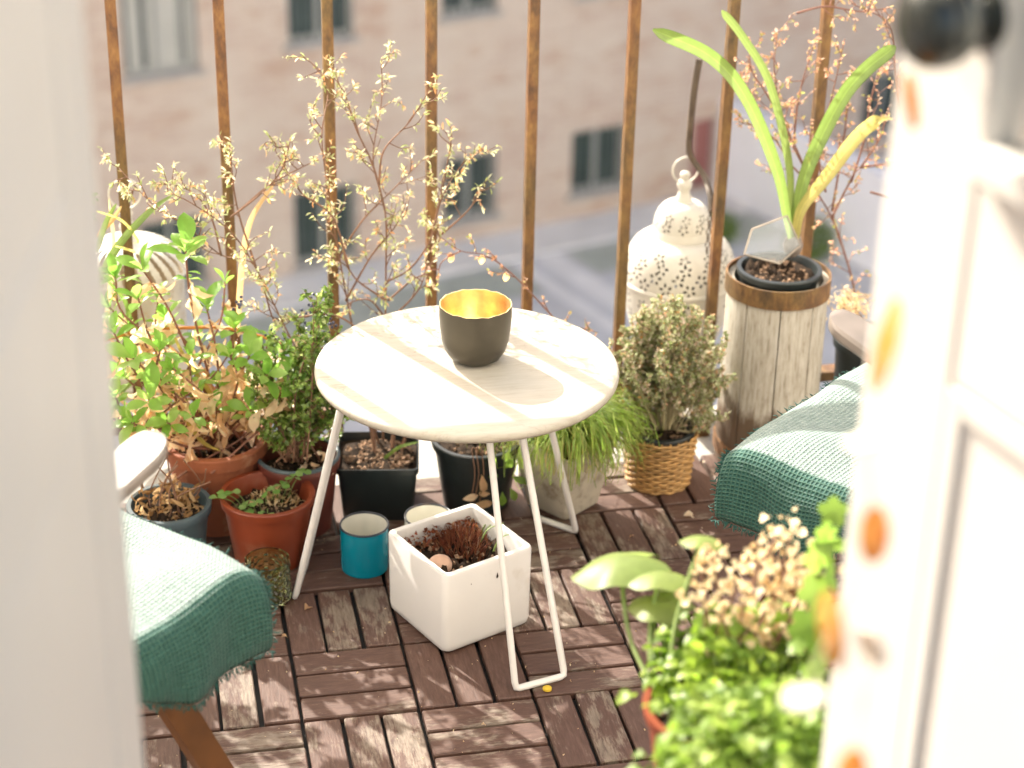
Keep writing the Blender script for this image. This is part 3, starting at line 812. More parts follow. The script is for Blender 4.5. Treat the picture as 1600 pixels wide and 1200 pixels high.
# bowl
bc = np.array([0.4185, 0.118]); BH = 0.0800; BR = 0.0480
bw = thing('bowl', 'dark bronze tealight bowl with a gold-leaf inside, standing on the table', 'bowl', (bc[0], bc[1], TZ))
n = 72; th = np.arange(n) * 2 * PI / n
wob = 0.0004 * np.sin(th * 19) + 0.0004 * np.sin(th * 11 + 1)
prof = [(0.018, .0006), (0.026, .001), (0.034, .006), (0.0405, .016), (0.0445, .030), (0.0468, .048), (0.0478, .064), (0.0476, BH)]
def ringl(r, z, w=0): return np.stack([bc[0] + r * np.cos(th), bc[1] + r * np.sin(th), TZ + z + wob * w], -1)
b = MB(); b.loops([ringl(r, z, 1 if z == BH else 0) for r, z in prof], True, False); b.build('outside', M['bronze'], bw, smooth=60)
b = MB(); b.loops([ringl(0.0476, BH, 1), ringl(0.0462, BH, 1), ringl(0.0462, .064), ringl(0.0452, .048), ringl(0.0425, .03), ringl(0.036, .016), ringl(0.028, .008), ringl(0.012, .006)], False, True); b.build('gold_lining', M['gold'], bw, smooth=60)

# ------------------------------------------------------------------ things on the deck
def add_mug(c, mt, label, lean=0):
    t = thing('enamel_mug', label, 'mug', (c[0], c[1], 0))
    R, H = 0.0345, 0.074
    b = MB(); b.lathe([(R * .9, 0), (R - .001, .002), (R, .008), (R, H - .003)], (c[0], c[1], 0.0008), 48, True, False); b.build('outside', mt, t, smooth=40)
    b = MB(); b.lathe([(R - .0015, H - .003), (R - .0015, .004), (.003, .003)], (c[0], c[1], 0.0008), 48); b.build('inside', M['enamel_white'], t, smooth=40)
    b = MB(); a = np.arange(48) * 2 * PI / 48
    b.tube(np.stack([c[0] + (R - .0006) * np.cos(a), c[1] + (R - .0006) * np.sin(a), np.full(48, H - .002)], -1), 0.0016, 6, True); b.build('rim', M['enamel_rim'], t, smooth=180)
    h = math.radians(100); d = np.array([math.cos(h), math.sin(h), 0]); o = np.array([c[0], c[1], 0.0])
    b = MB(); b.tube(spline([o + d * (R + .001) + [0, 0, .058], o + d * (R + .018) + [0, 0, .056], o + d * (R + .022) + [0, 0, .038], o + d * (R + .014) + [0, 0, .022], o + d * (R + .001) + [0, 0, .018]]), 0.003, 6); b.build('handle', mt, t, smooth=60)
add_mug(np.array([0.277, 0.199]), M['enamel_blue'], 'turquoise enamel mug with a chipped dark rim beside the white cube planter')
add_mug(np.array([0.371, 0.207]), M['enamel_white'], 'cream enamel mug behind the white cube planter')

# olive glass tealight holder
gc = np.array([0.1345, 0.139]); n = 60; th = np.arange(n) * 2 * PI / n
GH, GR = 0.066, 0.0325
zz = np.linspace(0.004, GH - .008, 33)
L = [np.stack([gc[0] + (GR - .006) * np.cos(th), gc[1] + (GR - .006) * np.sin(th), np.full(n, 0.0008)], -1)]
for z in zz:
    ph = (z - .004) / (GH - .012) * 5
    r = GR - 0.0024 * np.abs(((th * 12 / (2 * PI) + ph) % 1) * 2 - 1) - 0.0024 * np.abs(((th * 12 / (2 * PI) - ph) % 1) * 2 - 1)
    L.append(np.stack([gc[0] + r * np.cos(th), gc[1] + r * np.sin(th), np.full(n, z)], -1))
for r, z in ((GR - .0015, GH - .006), (GR - .0015, GH), (GR - .004, GH), (GR - .0055, GH - .008), (GR - .0055, .009), (.002, .008)):
    L.append(np.stack([gc[0] + r * np.cos(th), gc[1] + r * np.sin(th), np.full(n, z)], -1))
b = MB(); b.loops(L); tag(b.build('glass_tealight_holder', M['olive'], smooth=30, loc=(gc[0], gc[1], 0)), 'olive green pressed glass tealight holder in front of the orange pot', 'tealight holder')

# white cube planter with moss
ca = math.atan2(0.054, 0.123); hs = 0.0715
e1 = np.array([math.cos(ca), math.sin(ca)]); e2 = np.array([-e1[1], e1[0]])
cc = np.array([0.351, -0.042]) + (e1 + e2) * hs
cc3 = (cc[0], cc[1], 0.0); HC = 0.124
cp = thing('cube_planter', 'white ceramic cube planter with reddish moss, under the table', 'planter', (cc[0], cc[1], 0))
b = MB()
prof = [(hs - .010, .0005, .012), (hs - .004, .002, .012), (hs - .001, .006, .011), (hs, .014, .010), (hs + .0005, HC - .003, .009), (hs - .001, HC, .008), (hs - .008, HC, .006), (hs - .0095, HC - .003, .005), (hs - .011, .02, .005)]
b.loops([rsq(h, r, z, cc3, ca) for h, z, r in prof]); b.build('pot_wall', M['ceramic'], cp, smooth=45)
sz = HC - 0.030
so_ = soil(cp, cc3, 0, sz, square=hs - .0112, ang=ca, amp=0.009, crumbs=90, seed=5)
b = MB(); k = 650
c0 = np.array([*(cc + e1 * .012 + e2 * .012), sz + .004]); a = rng.uniform(0, 2 * PI, k); rr = 0.036 * np.sqrt(rng.uniform(0, 1, k))
p = c0 + np.stack([rr * np.cos(a), rr * np.sin(a), 0.024 * (1 - (rr / .038) ** 2)], -1)
b.scatter((np.array([(0, .05, 0), (0, -.05, 0), (1, 0, 0), (0, 0, .05)]), [(0, 1, 2), (1, 3, 2), (3, 0, 2)]), p - [0, 0, .008], np.stack([np.cos(a) * rr * 14, np.sin(a) * rr * 14, np.ones(k)], -1) + rng.normal(size=(k, 3)) * .25, rng.uniform(.012, .024, k), rng.beta(1.5, 2, k))
tag(b.build('moss', M['moss'], cp, smooth=0), kind='stuff')
k = 260; ee = rng.uniform(-.058, .058, k); ff = rng.uniform(.03, .058, k)
p = np.stack([cc[0] + e1[0] * ee + e2[0] * ff, cc[1] + e1[1] * ee + e2[1] * ff, np.full(k, sz + .004) + (ff - .02) * .35], -1)
b = MB(); b.scatter(OVAL, p, rng.normal(size=(k, 3)) + [0, 0, .6], rng.uniform(.004, .010, k), rng.beta(2, 1.6, k)); tag(b.build('moss_crust', M['moss'], cp, smooth=180), kind='stuff')
for (a_, b_2, ln) in ((.030, .0, .05), (.04, -.02, .04), (.05, .018, .036), (.055, .03, .03)):
    q = np.array([*(cc + e1 * a_ + e2 * b_2), sz]); dd = np.array([*(e1 * .8 - e2 * .2), 0])
    P = spline([q, q + [0, 0, ln * .6] + dd * ln * .3, q + [0, 0, ln * .75] + dd * ln * .9]); b = MB(); b.tube(P, np.linspace(.0016, .0006, len(P)), 5); b.build('shoot', M['stem_green'], cp)
for (a_, z_, sz_) in ((.012, .098, .0032), (-.03, .10, .0010)):
    q = np.array([*(cc - e2 * (hs + .0008) + e1 * a_), z_]); b = MB(); P = []
    for t in np.arange(14) * 2 * PI / 14: P.append(q + np.array([*(e1 * sz_ * .55 * math.cos(t) * (1 if math.sin(t) < 0 else 1 - .75 * math.sin(t))), sz_ * math.sin(t) * (1.9 if math.sin(t) > 0 else 1)]))
    b.add(P, [tuple(range(14))]); b.build('dirt_drip', M['soil'], cp, smooth=0)
# pebble
b = MB(); pc = np.array([*(cc - e1 * .044 - e2 * .018), sz + .012])
nn = 20; L = []
for i in range(1, 10):
    f = i * PI / 10; L.append([pc + np.array([.017 * math.sin(f) * math.cos(t), .013 * math.sin(f) * math.sin(t), -.016 * math.cos(f)]) for t in np.arange(nn) * 2 * PI / nn])
b.loops(L); tag(b.build('pebble', M['stone'], smooth=180, loc=pc), 'smooth tan pebble on the soil of the white cube planter', 'pebble')

# orange pot with seedlings
rp = np.array([0.146, 0.250, 0.0])
op = round_pot('flower_pot', 'orange plastic flower pot holding soil and little seedlings', 'flower pot', rp, 0.050, 0.064, 0.108, 'terra', fill=0.74, crumbs=110, seed=3)
sd = thing('seedling', 'small clover-like seedlings sprouting in the orange plastic pot', 'plant', (rp[0], rp[1], .08))
clov = [leafmesh('leaf', M['clover'], 0.0125, 0.0125, 0.6, 4, .3, .15, 0, s, tip=.5) for s in range(2)]
for (px, py, Y, n_) in ((385, 790, .225, 4), (398, 785, .23, 3), (383, 800, .22, 3), (413, 770, .25, 2), (441, 758, .255, 4), (458, 746, .262, 3), (473, 738, .268, 4), (430, 765, .25, 2), (350, 772, .235, 3), (340, 778, .235, 2), (362, 768, .24, 2), (410, 806, .22, 2), (418, 803, .22, 2)):
    q = at(px, py, Y); foot = np.array([rp[0] + (q[0] - rp[0]) * .5, rp[1] + (q[1] - rp[1]) * .5, .082])
    P = spline([foot, (foot + q) / 2 + [0, 0, .008], q]); b = MB(); b.tube(P, .0007, 4); b.build('stem', M['stem_green'], sd)
    for s in range(n_):
        d = np.array([math.cos(s * 2.1 + px), math.sin(s * 2.1 + px), .25]); put('leaf', random.choice(clov), sd, q, frame(d))
tf = thing('dry_tuft', 'brown dead tuft in the middle of the orange plastic pot', 'plant', (rp[0] + .01, rp[1] + .01, .08)); k = 260
a = rng.uniform(0, 2 * PI, k); rr = .034 * np.sqrt(rng.uniform(0, 1, k)); p = np.stack([rp[0] + .012 + rr * np.cos(a), rp[1] + .012 + rr * np.sin(a), .083 + rng.uniform(0, .022, k) * (1 - rr / .045)], -1)
b = MB(); b.scatter(TINY, p, rng.normal(size=(k, 3)) + [0, 0, .5], rng.uniform(.006, .014, k), rng.beta(1.3, 2.5, k)); tag(b.build('tuft', M['seedhead'], tf, smooth=180), kind='stuff')

# dark red pot with dark liner and the small-leaved bush
bp = np.array([0.199, 0.335, 0.0])
rdp = round_pot('flower_pot', 'dark red flower pot with a black liner rim under the small-leaved bush', 'flower pot', bp, 0.046, 0.058, 0.118, 'brownpot', fill=0.80, crumbs=80, seed=8)
b = MB(); a = np.arange(40) * 2 * PI / 40; b.tube(np.stack([bp[0] + .0585 * np.cos(a), bp[1] + .0585 * np.sin(a), np.full(40, .1195)], -1), .0035, 6, True); b.build('liner_rim', M['greypot'], rdp, smooth=180)

# big clay pot
kp = np.array([0.082, 0.372, 0.0])
round_pot('flower_pot', 'large weathered clay flower pot under the tall rosette-leaved plant', 'flower pot', kp, 0.055, 0.0735, 0.140, 'clay', lip=.005, liph=.022, wall=.007, fill=0.80, crumbs=120, seed=4)
# slate pot with dried plant
gp = np.array([0.008, 0.250, 0.0])
round_pot('flower_pot', 'slate blue flower pot full of withered leaves beside the left armchair', 'flower pot', gp, 0.044, 0.056, 0.105, 'greypot', fill=0.82, crumbs=60, seed=9)
# black square pot
qc = np.array([0.322, 0.377, 0.0]); qa = math.radians(-9)
sq = thing('flower_pot', 'black square plastic flower pot with tan soil crumbs and woody stems', 'flower pot', qc)
b = MB(); prof = [(.050, .0008, .008), (.052, .003, .009), (.0585, .082, .009), (.0610, .083, .010), (.0615, .0925, .010), (.0595, .093, .009), (.0575, .080, .008), (.0500, .006, .008)]
b.loops([rsq(h, r, z, qc, qa) for h, z, r in prof]); b.build('pot_wall', M['blackpot'], sq, smooth=45)
soil(sq, qc, 0, .080, square=.0578, ang=qa, amp=.005, crumbs=420, seed=12)
# black round pot
np_ = np.array([0.470, 0.362, 0.0])
round_pot('flower_pot', 'black round plastic flower pot behind the table legs', 'flower pot', np_, 0.050, 0.066, 0.112, 'blackpot', fill=0.86, crumbs=100, seed=14)
# cast stone pot
sa = math.radians(37); sc_ = np.array([0.598, 0.330, 0.0])
st = thing('stone_planter', 'stained square cast-stone planter tapering downwards, filled with thin grass', 'planter', sc_)
b = MB(); prof = [(.036, .0008, .006), (.040, .004, .007), (.058, .108, .009), (.0595, .116, .009), (.0575, .118, .008), (.0505, .114, .006), (.046, .09, .006), (.036, .02, .005)]
b.loops([rsq(h, r, z, sc_, sa) for h, z, r in prof]); b.build('pot_wall', M['oldconcrete'], st, smooth=45)
soil(st, sc_, 0, .098, square=.0455, ang=sa, amp=.004, crumbs=40, seed=15)
# wicker basket
wc = np.array([0.762, 0.378, 0.0]); WH = .088
wk = thing('wicker_basket', 'honey coloured wicker basket holding a black potted heather', 'basket', wc)
n = 120; th = np.arange(n) * 2 * PI / n; ns = 26
for i in range(17):
    z = .003 + i * (WH - .004) / 16; R = .0475 + .0085 * z / WH
    b = MB(); rr = R + .0016 * np.cos(th * ns / 2 + (i % 2) * PI); b.tube(np.stack([wc[0] + rr * np.cos(th), wc[1] + rr * np.sin(th), z + .0004 * np.sin(th * 7 + i)], -1), .0024, 5, True); b.build('strand', M['wicker'], wk, smooth=180)
for q in range(ns):
    a = (q + .5) * 2 * PI / ns; b = MB(); b.tube([(wc[0] + .0475 * math.cos(a), wc[1] + .0475 * math.sin(a), .001), (wc[0] + .0562 * math.cos(a), wc[1] + .0562 * math.sin(a), WH + .004)], .0014, 5); b.build('stake', M['wicker'], wk)
b = MB(); b.lathe([(.005, .0015), (.046, .0015), (.046, .003)], wc, 40, True); b.build('base', M['wicker'], wk)
hp = round_pot('flower_pot', 'black plastic pot standing inside the wicker basket', 'flower pot', np.array([wc[0], wc[1], .0035]), 0.040, 0.050, 0.092, 'blackpot', fill=.86, crumbs=120, seed=16)

# ------------------------------------------------------------------ barrel planter
bz = np.array([0.952, 0.430, 0.0]); RB, HB = 0.0785, 0.325
ba = thing('barrel_planter', 'tall silvered wooden barrel planter with rusty iron hoops', 'barrel', bz)
ns = 9
for q in range(ns):
    a0 = q * 2 * PI / ns + .28; a1 = a0 + 2 * PI / ns - .022
    L = []
    for z, f in ((.001, 1.0), (.08, 1.005), (.18, 1.0), (HB - .014, .985)):
        lp_ = []
        for t in np.linspace(0, 1, 7): a = a0 + (a1 - a0) * t; lp_.append((bz[0] + RB * f * math.cos(a), bz[1] + RB * f * math.sin(a), z))
        for t in np.linspace(1, 0, 7): a = a0 + (a1 - a0) * t; lp_.append((bz[0] + (RB * f - .009) * math.cos(a), bz[1] + (RB * f - .009) * math.sin(a), z))
        L.append(np.array(lp_))
    b = MB(); b.loops(L); b.build('stave', M['barrel'], ba, smooth=30)
def hoop(z0, z1, f0, f1, tilt=0.0):
    n = 56; th = np.arange(n) * 2 * PI / n; L = []
    for R, z in ((RB * f0 + .0006, z0), (RB * f0 + .0032, z0), (RB * f1 + .0034, z1), (RB * f1 + .0004, z1)):
        r = R + .0004 * np.sin(th * 5); L.append(np.stack([bz[0] + r * np.cos(th), bz[1] + r * np.sin(th), z + tilt * np.cos(th - 2.4) * .08], -1))
    b = MB(); b.loops(L + [L[0]], False, False); b.build('hoop', M['rust'], ba, smooth=40)
hoop(HB - .036, HB - .006, .99, .985); hoop(.012, .034, 1.0, 1.0, .10); 
ip = round_pot('flower_pot', 'black inner pot with a thick rim set into the top of the barrel planter', 'flower pot', np.array([bz[0], bz[1], HB - .12]), 0.045, 0.0625, 0.122, 'blackpot', lip=.0035, liph=.010, wall=.005, fill=.90, crumbs=170, seed=18)

# strap-leaved plant
def ribbon(P, wmax, prof, n=9, cup=.25, side=None):
    """strap leaf along P; side is the direction of its width"""
    P = np.asarray(P); k = len(P); T = np.gradient(P, axis=0); T /= np.linalg.norm(T, axis=1)[:, None]
    t = np.linspace(0, 1, k); V = []
    sd_ = np.asarray(side, float)
    for i in range(k):
        s_ = sd_ - T[i] * (sd_ @ T[i]); s_ /= np.linalg.norm(s_); nr = np.cross(s_, T[i]); w = wmax / 2 * prof(t[i])
        for j in range(n):
            v = (j / (n - 1) - .5) * 2; V.append(P[i] + s_ * v * w + nr * cup * w * (v * v))
    F = [(i * n + j, i * n + j + 1, (i + 1) * n + j + 1, (i + 1) * n + j) for i in range(k - 1) for j in range(n - 1)]
    return np.array(V), F, np.tile(np.arange(n) / (n - 1), k)
sp_ = thing('amaryllis', 'strap-leaved bulb plant with four long arching leaves in the barrel planter', 'plant', (bz[0], bz[1], HB - .01))
strap = [([(1236, 372), (1228, 335), (1212, 262), (1165, 152), (1110, 88), (1020, 46)], [.41, .41, .405, .39, .38, .36], .0195, 'strap', None),
         ([(1238, 372), (1236, 330), (1232, 250), (1203, 130), (1160, 56), (1128, 16)], [.425, .425, .43, .44, .45, .46], .0125, 'strap', None),
         ([(1241, 372), (1245, 330), (1264, 258), (1312, 160), (1350, 112), (1400, 72)], [.42, .42, .42, .41, .40, .39], .0215, 'strap', None),
         ([(1243, 372), (1252, 328), (1290, 278), (1338, 215), (1365, 192), (1395, 186)], [.41, .41, .405, .40, .39, .385], .0205, 'strap_yellow', 'yellowing leaf')]
for pts, Ys, w, mt, lab in strap:
    P = spline([at(px, py, Y) for (px, py), Y in zip(pts, Ys)], 8)
    b = MB(); b.add(*ribbon(P, w, lambda t: (.55 + .45 * min(1, t * 2.2)) * (1 if t < .93 else math.sqrt(max(.03, 1 - ((t - .93) / .07) ** 2))), side=(rt * .95 + fw * -.3) if w != .0195 or lab else (rt * .75 + up * .65)))
    o = b.build('leaf', M[mt], sp_, smooth=180)
    if lab: o['label'] = lab
b = MB(); q = at(1239, 382, .42); b.lathe([(.004, -.02), (.013, -.012), (.0155, 0), (.011, .012), (.007, .026), (.006, .034)], q, 20, True, True); b.build('bulb', M['armwood'], sp_)
# geometric glass panel
gv = [at(*p, Y) for p, Y in (((1173, 358), .385), ((1228, 337), .405), ((1249, 383), .40), ((1222, 413), .375), ((1166, 398), .365))]
gt = thing('glass_ornament', 'five-sided clear glass ornament with metal edges leaning in the barrel planter', 'ornament', gv[3])
ctr = sum(gv) / 5; nrm = np.cross(gv[1] - gv[0], gv[2] - gv[0]); nrm /= np.linalg.norm(nrm)
pl = [g - nrm * ((g - ctr) @ nrm) for g in gv]
b = MB(); b.loops([pl, [g + nrm * .002 for g in pl]]); b.build('pane', M['terrarium'], gt, smooth=0)
for i in range(5):
    b = MB(); b.tube([pl[i] + nrm * .001, pl[(i + 1) % 5] + nrm * .001], .0016, 6); b.build('edge', M['leadframe'], gt)

# ------------------------------------------------------------------ lanterns outside the railing
def flower_mask(prof, n, rows):
    prof = np.asarray(prof); s_ = np.concatenate([[0], np.cumsum(np.linalg.norm(np.diff(prof, axis=0), axis=1))])
    sm = (s_[1:] + s_[:-1]) / 2; rm = (prof[1:, 0] + prof[:-1, 0]) / 2; th = (np.arange(n) + .5) * 2 * PI / n
    mk = np.zeros((len(sm), n), bool)
    for (z, cnt, ph, size) in rows:
        i0 = int(np.argmin(np.abs((prof[1:, 1] + prof[:-1, 1]) / 2 - z)))
        for q in range(cnt):
            t0 = (q + ph) * 2 * PI / cnt
            da = (th - t0 + PI) % (2 * PI) - PI
            A = da[None, :] * rm[:, None]; Bc = (sm - sm[i0])[:, None] + 0 * A
            for k in range(5):
                an_ = k * 2 * PI / 5 + .3 * q; cx, cy = size * math.cos(an_), size * math.sin(an_)
                u = (A - cx) * math.cos(an_) + (Bc - cy) * math.sin(an_); v = -(A - cx) * math.sin(an_) + (Bc - cy) * math.cos(an_)
                mk |= (u / (size * .42)) ** 2 + (v / (size * .27)) ** 2 < 1
    return mk
LC = np.array([0.872, 0.682, 0.0])
ln = thing('lantern', 'white Moroccan tin lantern with pierced flowers hanging beside the barrel planter', 'lantern', (LC[0], LC[1], .02))
def arc(r0, z0, r1, z1, k, bulge):
    t = np.linspace(0, 1, k); a = t * PI / 2
    return np.stack([r1 + (r0 - r1) * np.cos(a) ** bulge, z0 + (z1 - z0) * np.sin(a) ** (1 / 1.0)], -1)
big = arc(.0945, .214, .048, .286, 64, .85)
BROWS = [(.223, 15, 0, .0078), (.240, 15, .5, .0078), (.256, 14, .1, .0074), (.2695, 12, .6, .0066)]
b = MB(); b.lathe(big, LC, 420, mask=flower_mask(big, 420, BROWS)); b.build('dome', M['lantern'], ln, smooth=180)
b = MB(); b.lathe([(.0945, .214), (.0965, .212), (.0965, .206), (.093, .203)], LC, 64); b.build('rim', M['lantern'], ln, smooth=50)
low = np.stack([np.linspace(.093, .057, 50) + .007 * np.sin(np.linspace(0, PI, 50)), np.linspace(.203, .075, 50)], -1)
LROWS = [(.186, 14, .3, .0078), (.162, 13, .8, .007), (.13, 11, .2, .006), (.10, 9, .6, .0055)]
b = MB(); b.lathe(low[::-1], LC, 420, mask=flower_mask(low[::-1], 420, LROWS)); b.build('lower_body', M['lantern'], ln, smooth=180)
b = MB(); b.lathe([(.055, .075), (.059, .072), (.059, .066), (.03, .060), (.02, .05), (.004, .045)], LC, 48, False, True); b.build('base', M['lantern'], ln, smooth=50)
b = MB(); b.lathe([(.0475, .283), (.0485, .2835), (.0485, .297), (.0475, .299)], LC, 64); b.build('collar', M['lantern'], ln, smooth=50)
inn = big.copy(); inn[:, 0] -= .0012; b = MB(); b.lathe(inn, LC, 420, mask=flower_mask(big, 420, BROWS)); b.build('inner_lining_or_shade', M['tin'], ln, smooth=180)  # dark lining added so the inside looks shaded through the holes
inn = low[::-1].copy(); inn[:, 0] -= .0012; b = MB(); b.lathe(inn, LC, 420, mask=flower_mask(low[::-1], 420, LROWS)); b.build('inner_lining_or_shade', M['tin'], ln, smooth=180)  # added dark lining, stands in for the shade inside
SROWS = [(.311, 10, .1, .0064), (.326, 9, .55, .0056)]
sm = arc(.0475, .299, .013, .345, 46, .80)
b = MB(); b.lathe(sm, LC, 320, mask=flower_mask(sm, 320, SROWS)); b.build('small_dome', M['lantern'], ln, smooth=180)
inn = sm.copy(); inn[:, 0] -= .0012; b = MB(); b.lathe(inn, LC, 320, mask=flower_mask(sm, 320, SROWS)); b.build('inner_lining_or_shade', M['tin'], ln, smooth=180)  # added dark lining, stands in for the shade inside
b = MB(); b.lathe([(.014, .344), (.0135, .349), (.010, .358), (.0085, .366), (.0115, .369), (.0125, .374), (.0115, .379), (.007, .382), (.0075, .386), (.009, .390), (.007, .3945), (.002, .3965)], LC, 28, False, True); b.build('finial', M['lantern'], ln, smooth=60)
a = np.arange(32) * 2 * PI / 32; rc = LC + np.array([0.0, 0, .3945]); b = MB(); b.tube(np.stack([rc[0] + .0215 * np.cos(a), np.full(32, rc[1]), rc[2] + .004 + .0215 * np.sin(a)], -1), .0018, 6, True); b.build('ring', M['lantern'], ln, smooth=180)
# bracket it hangs from
bk = thing('iron_bracket', 'bent iron bracket on the railing that carries the lantern by the barrel', 'bracket', at(1112, 300, RY + .02))
P = [at(1093, 92, RY + .075), at(1085, 140, RY + .078), at(1078, 205, RY + .085), at(1077, 236, RY + .088), at(1084, 252, RY + .09), at(1100, 275, RY + .075), at(1109, 300, RY + .04), at(1112, 330, RY + .017)]
b = MB(); b.tube(spline(P, 6), .0055, 6); b.build('arm', M['iron'], bk, smooth=60)
b = MB()
for i in range(9):
    q = at(1111 - i * .8, 312 + i * 10, RY + .028); a = np.arange(10) * 2 * PI / 10; ax = np.array([1, 0, 0]) if i % 2 else np.array([0, 1.0, 0])
    b.tube(np.stack([q + .0032 * np.cos(t) * ax + np.array([0, 0, .0055 * math.sin(t)]) for t in a]), .0011, 4, True)
b.build('chain', M['iron'], bk, smooth=180)

LD = np.array([-0.022, 0.672, 0.0])
l2 = thing('lantern', 'white tin lantern with slotted dome hanging behind the leftmost railing bar', 'lantern', (LD[0], LD[1], .1))
dome = arc(.086, .285, .020, .335, 40, .8); n = 240; th = (np.arange(n) + .5) * 2 * PI / n
mk = np.zeros((39, n), bool); ti = np.arange(39) / 39
for i in range(3, 30): mk[i] = (np.sin(th * 26 + ti[i] * 7) > .25)
b = MB(); b.lathe(dome, LD, n, mask=mk); b.build('dome', M['lantern'], l2, smooth=180)
cyl = np.stack([np.full(60, .082), np.linspace(.12, .283, 60)], -1)
b = MB(); b.lathe(cyl, LD, 420, mask=flower_mask(cyl, 420, [(.265, 16, 0, .006), (.24, 16, .5, .006), (.215, 16, 0, .006), (.19, 16, .5, .006), (.16, 16, 0, .006)])); b.build('body', M['lantern'], l2, smooth=180)
inn = cyl.copy(); inn[:, 0] -= .0012; b = MB(); b.lathe(inn, LD, 96); b.build('inner_lining_or_shade', M['string'], l2, smooth=180)
b = MB(); b.lathe([(.082, .283), (.0875, .2835), (.0875, .288), (.085, .289)], LD, 64); b.build('rim', M['lantern'], l2, smooth=50)
b = MB(); b.lathe([(.02, .10), (.084, .10), (.0865, .106), (.0865, .118), (.082, .120)], LD, 64, True); b.build('base', M['lantern'], l2, smooth=50)
b = MB(); b.lathe([(.021, .334), (.014, .338), (.009, .346), (.012, .354), (.0125, .360), (.008, .368), (.009, .375), (.011, .381), (.006, .388), (.002, .390)], LD, 28, False, True); b.build('finial', M['lantern'], l2, smooth=60)
a = np.arange(32) * 2 * PI / 32; b = MB(); b.tube(np.stack([LD[0] + .024 * np.cos(a), np.full(32, LD[1]), .411 + .024 * np.sin(a)], -1), .0018, 6, True); b.build('ring', M['lantern'], l2, smooth=180)
k2 = thing('iron_bracket', 'bent iron bracket behind the leftmost bar that carries the slotted lantern', 'bracket', (LD[0], RY + .02, .55))
b = MB(); b.tube(spline([(LD[0], RY + .0135, .60), (LD[0], RY + .05, .60), (LD[0], RY + .10, .56), (LD[0], RY + .116, .47), (LD[0], RY + .114, .4355), (LD[0], RY + .095, .445)], 6), .005, 6); b.build('arm', M['iron'], k2, smooth=60)

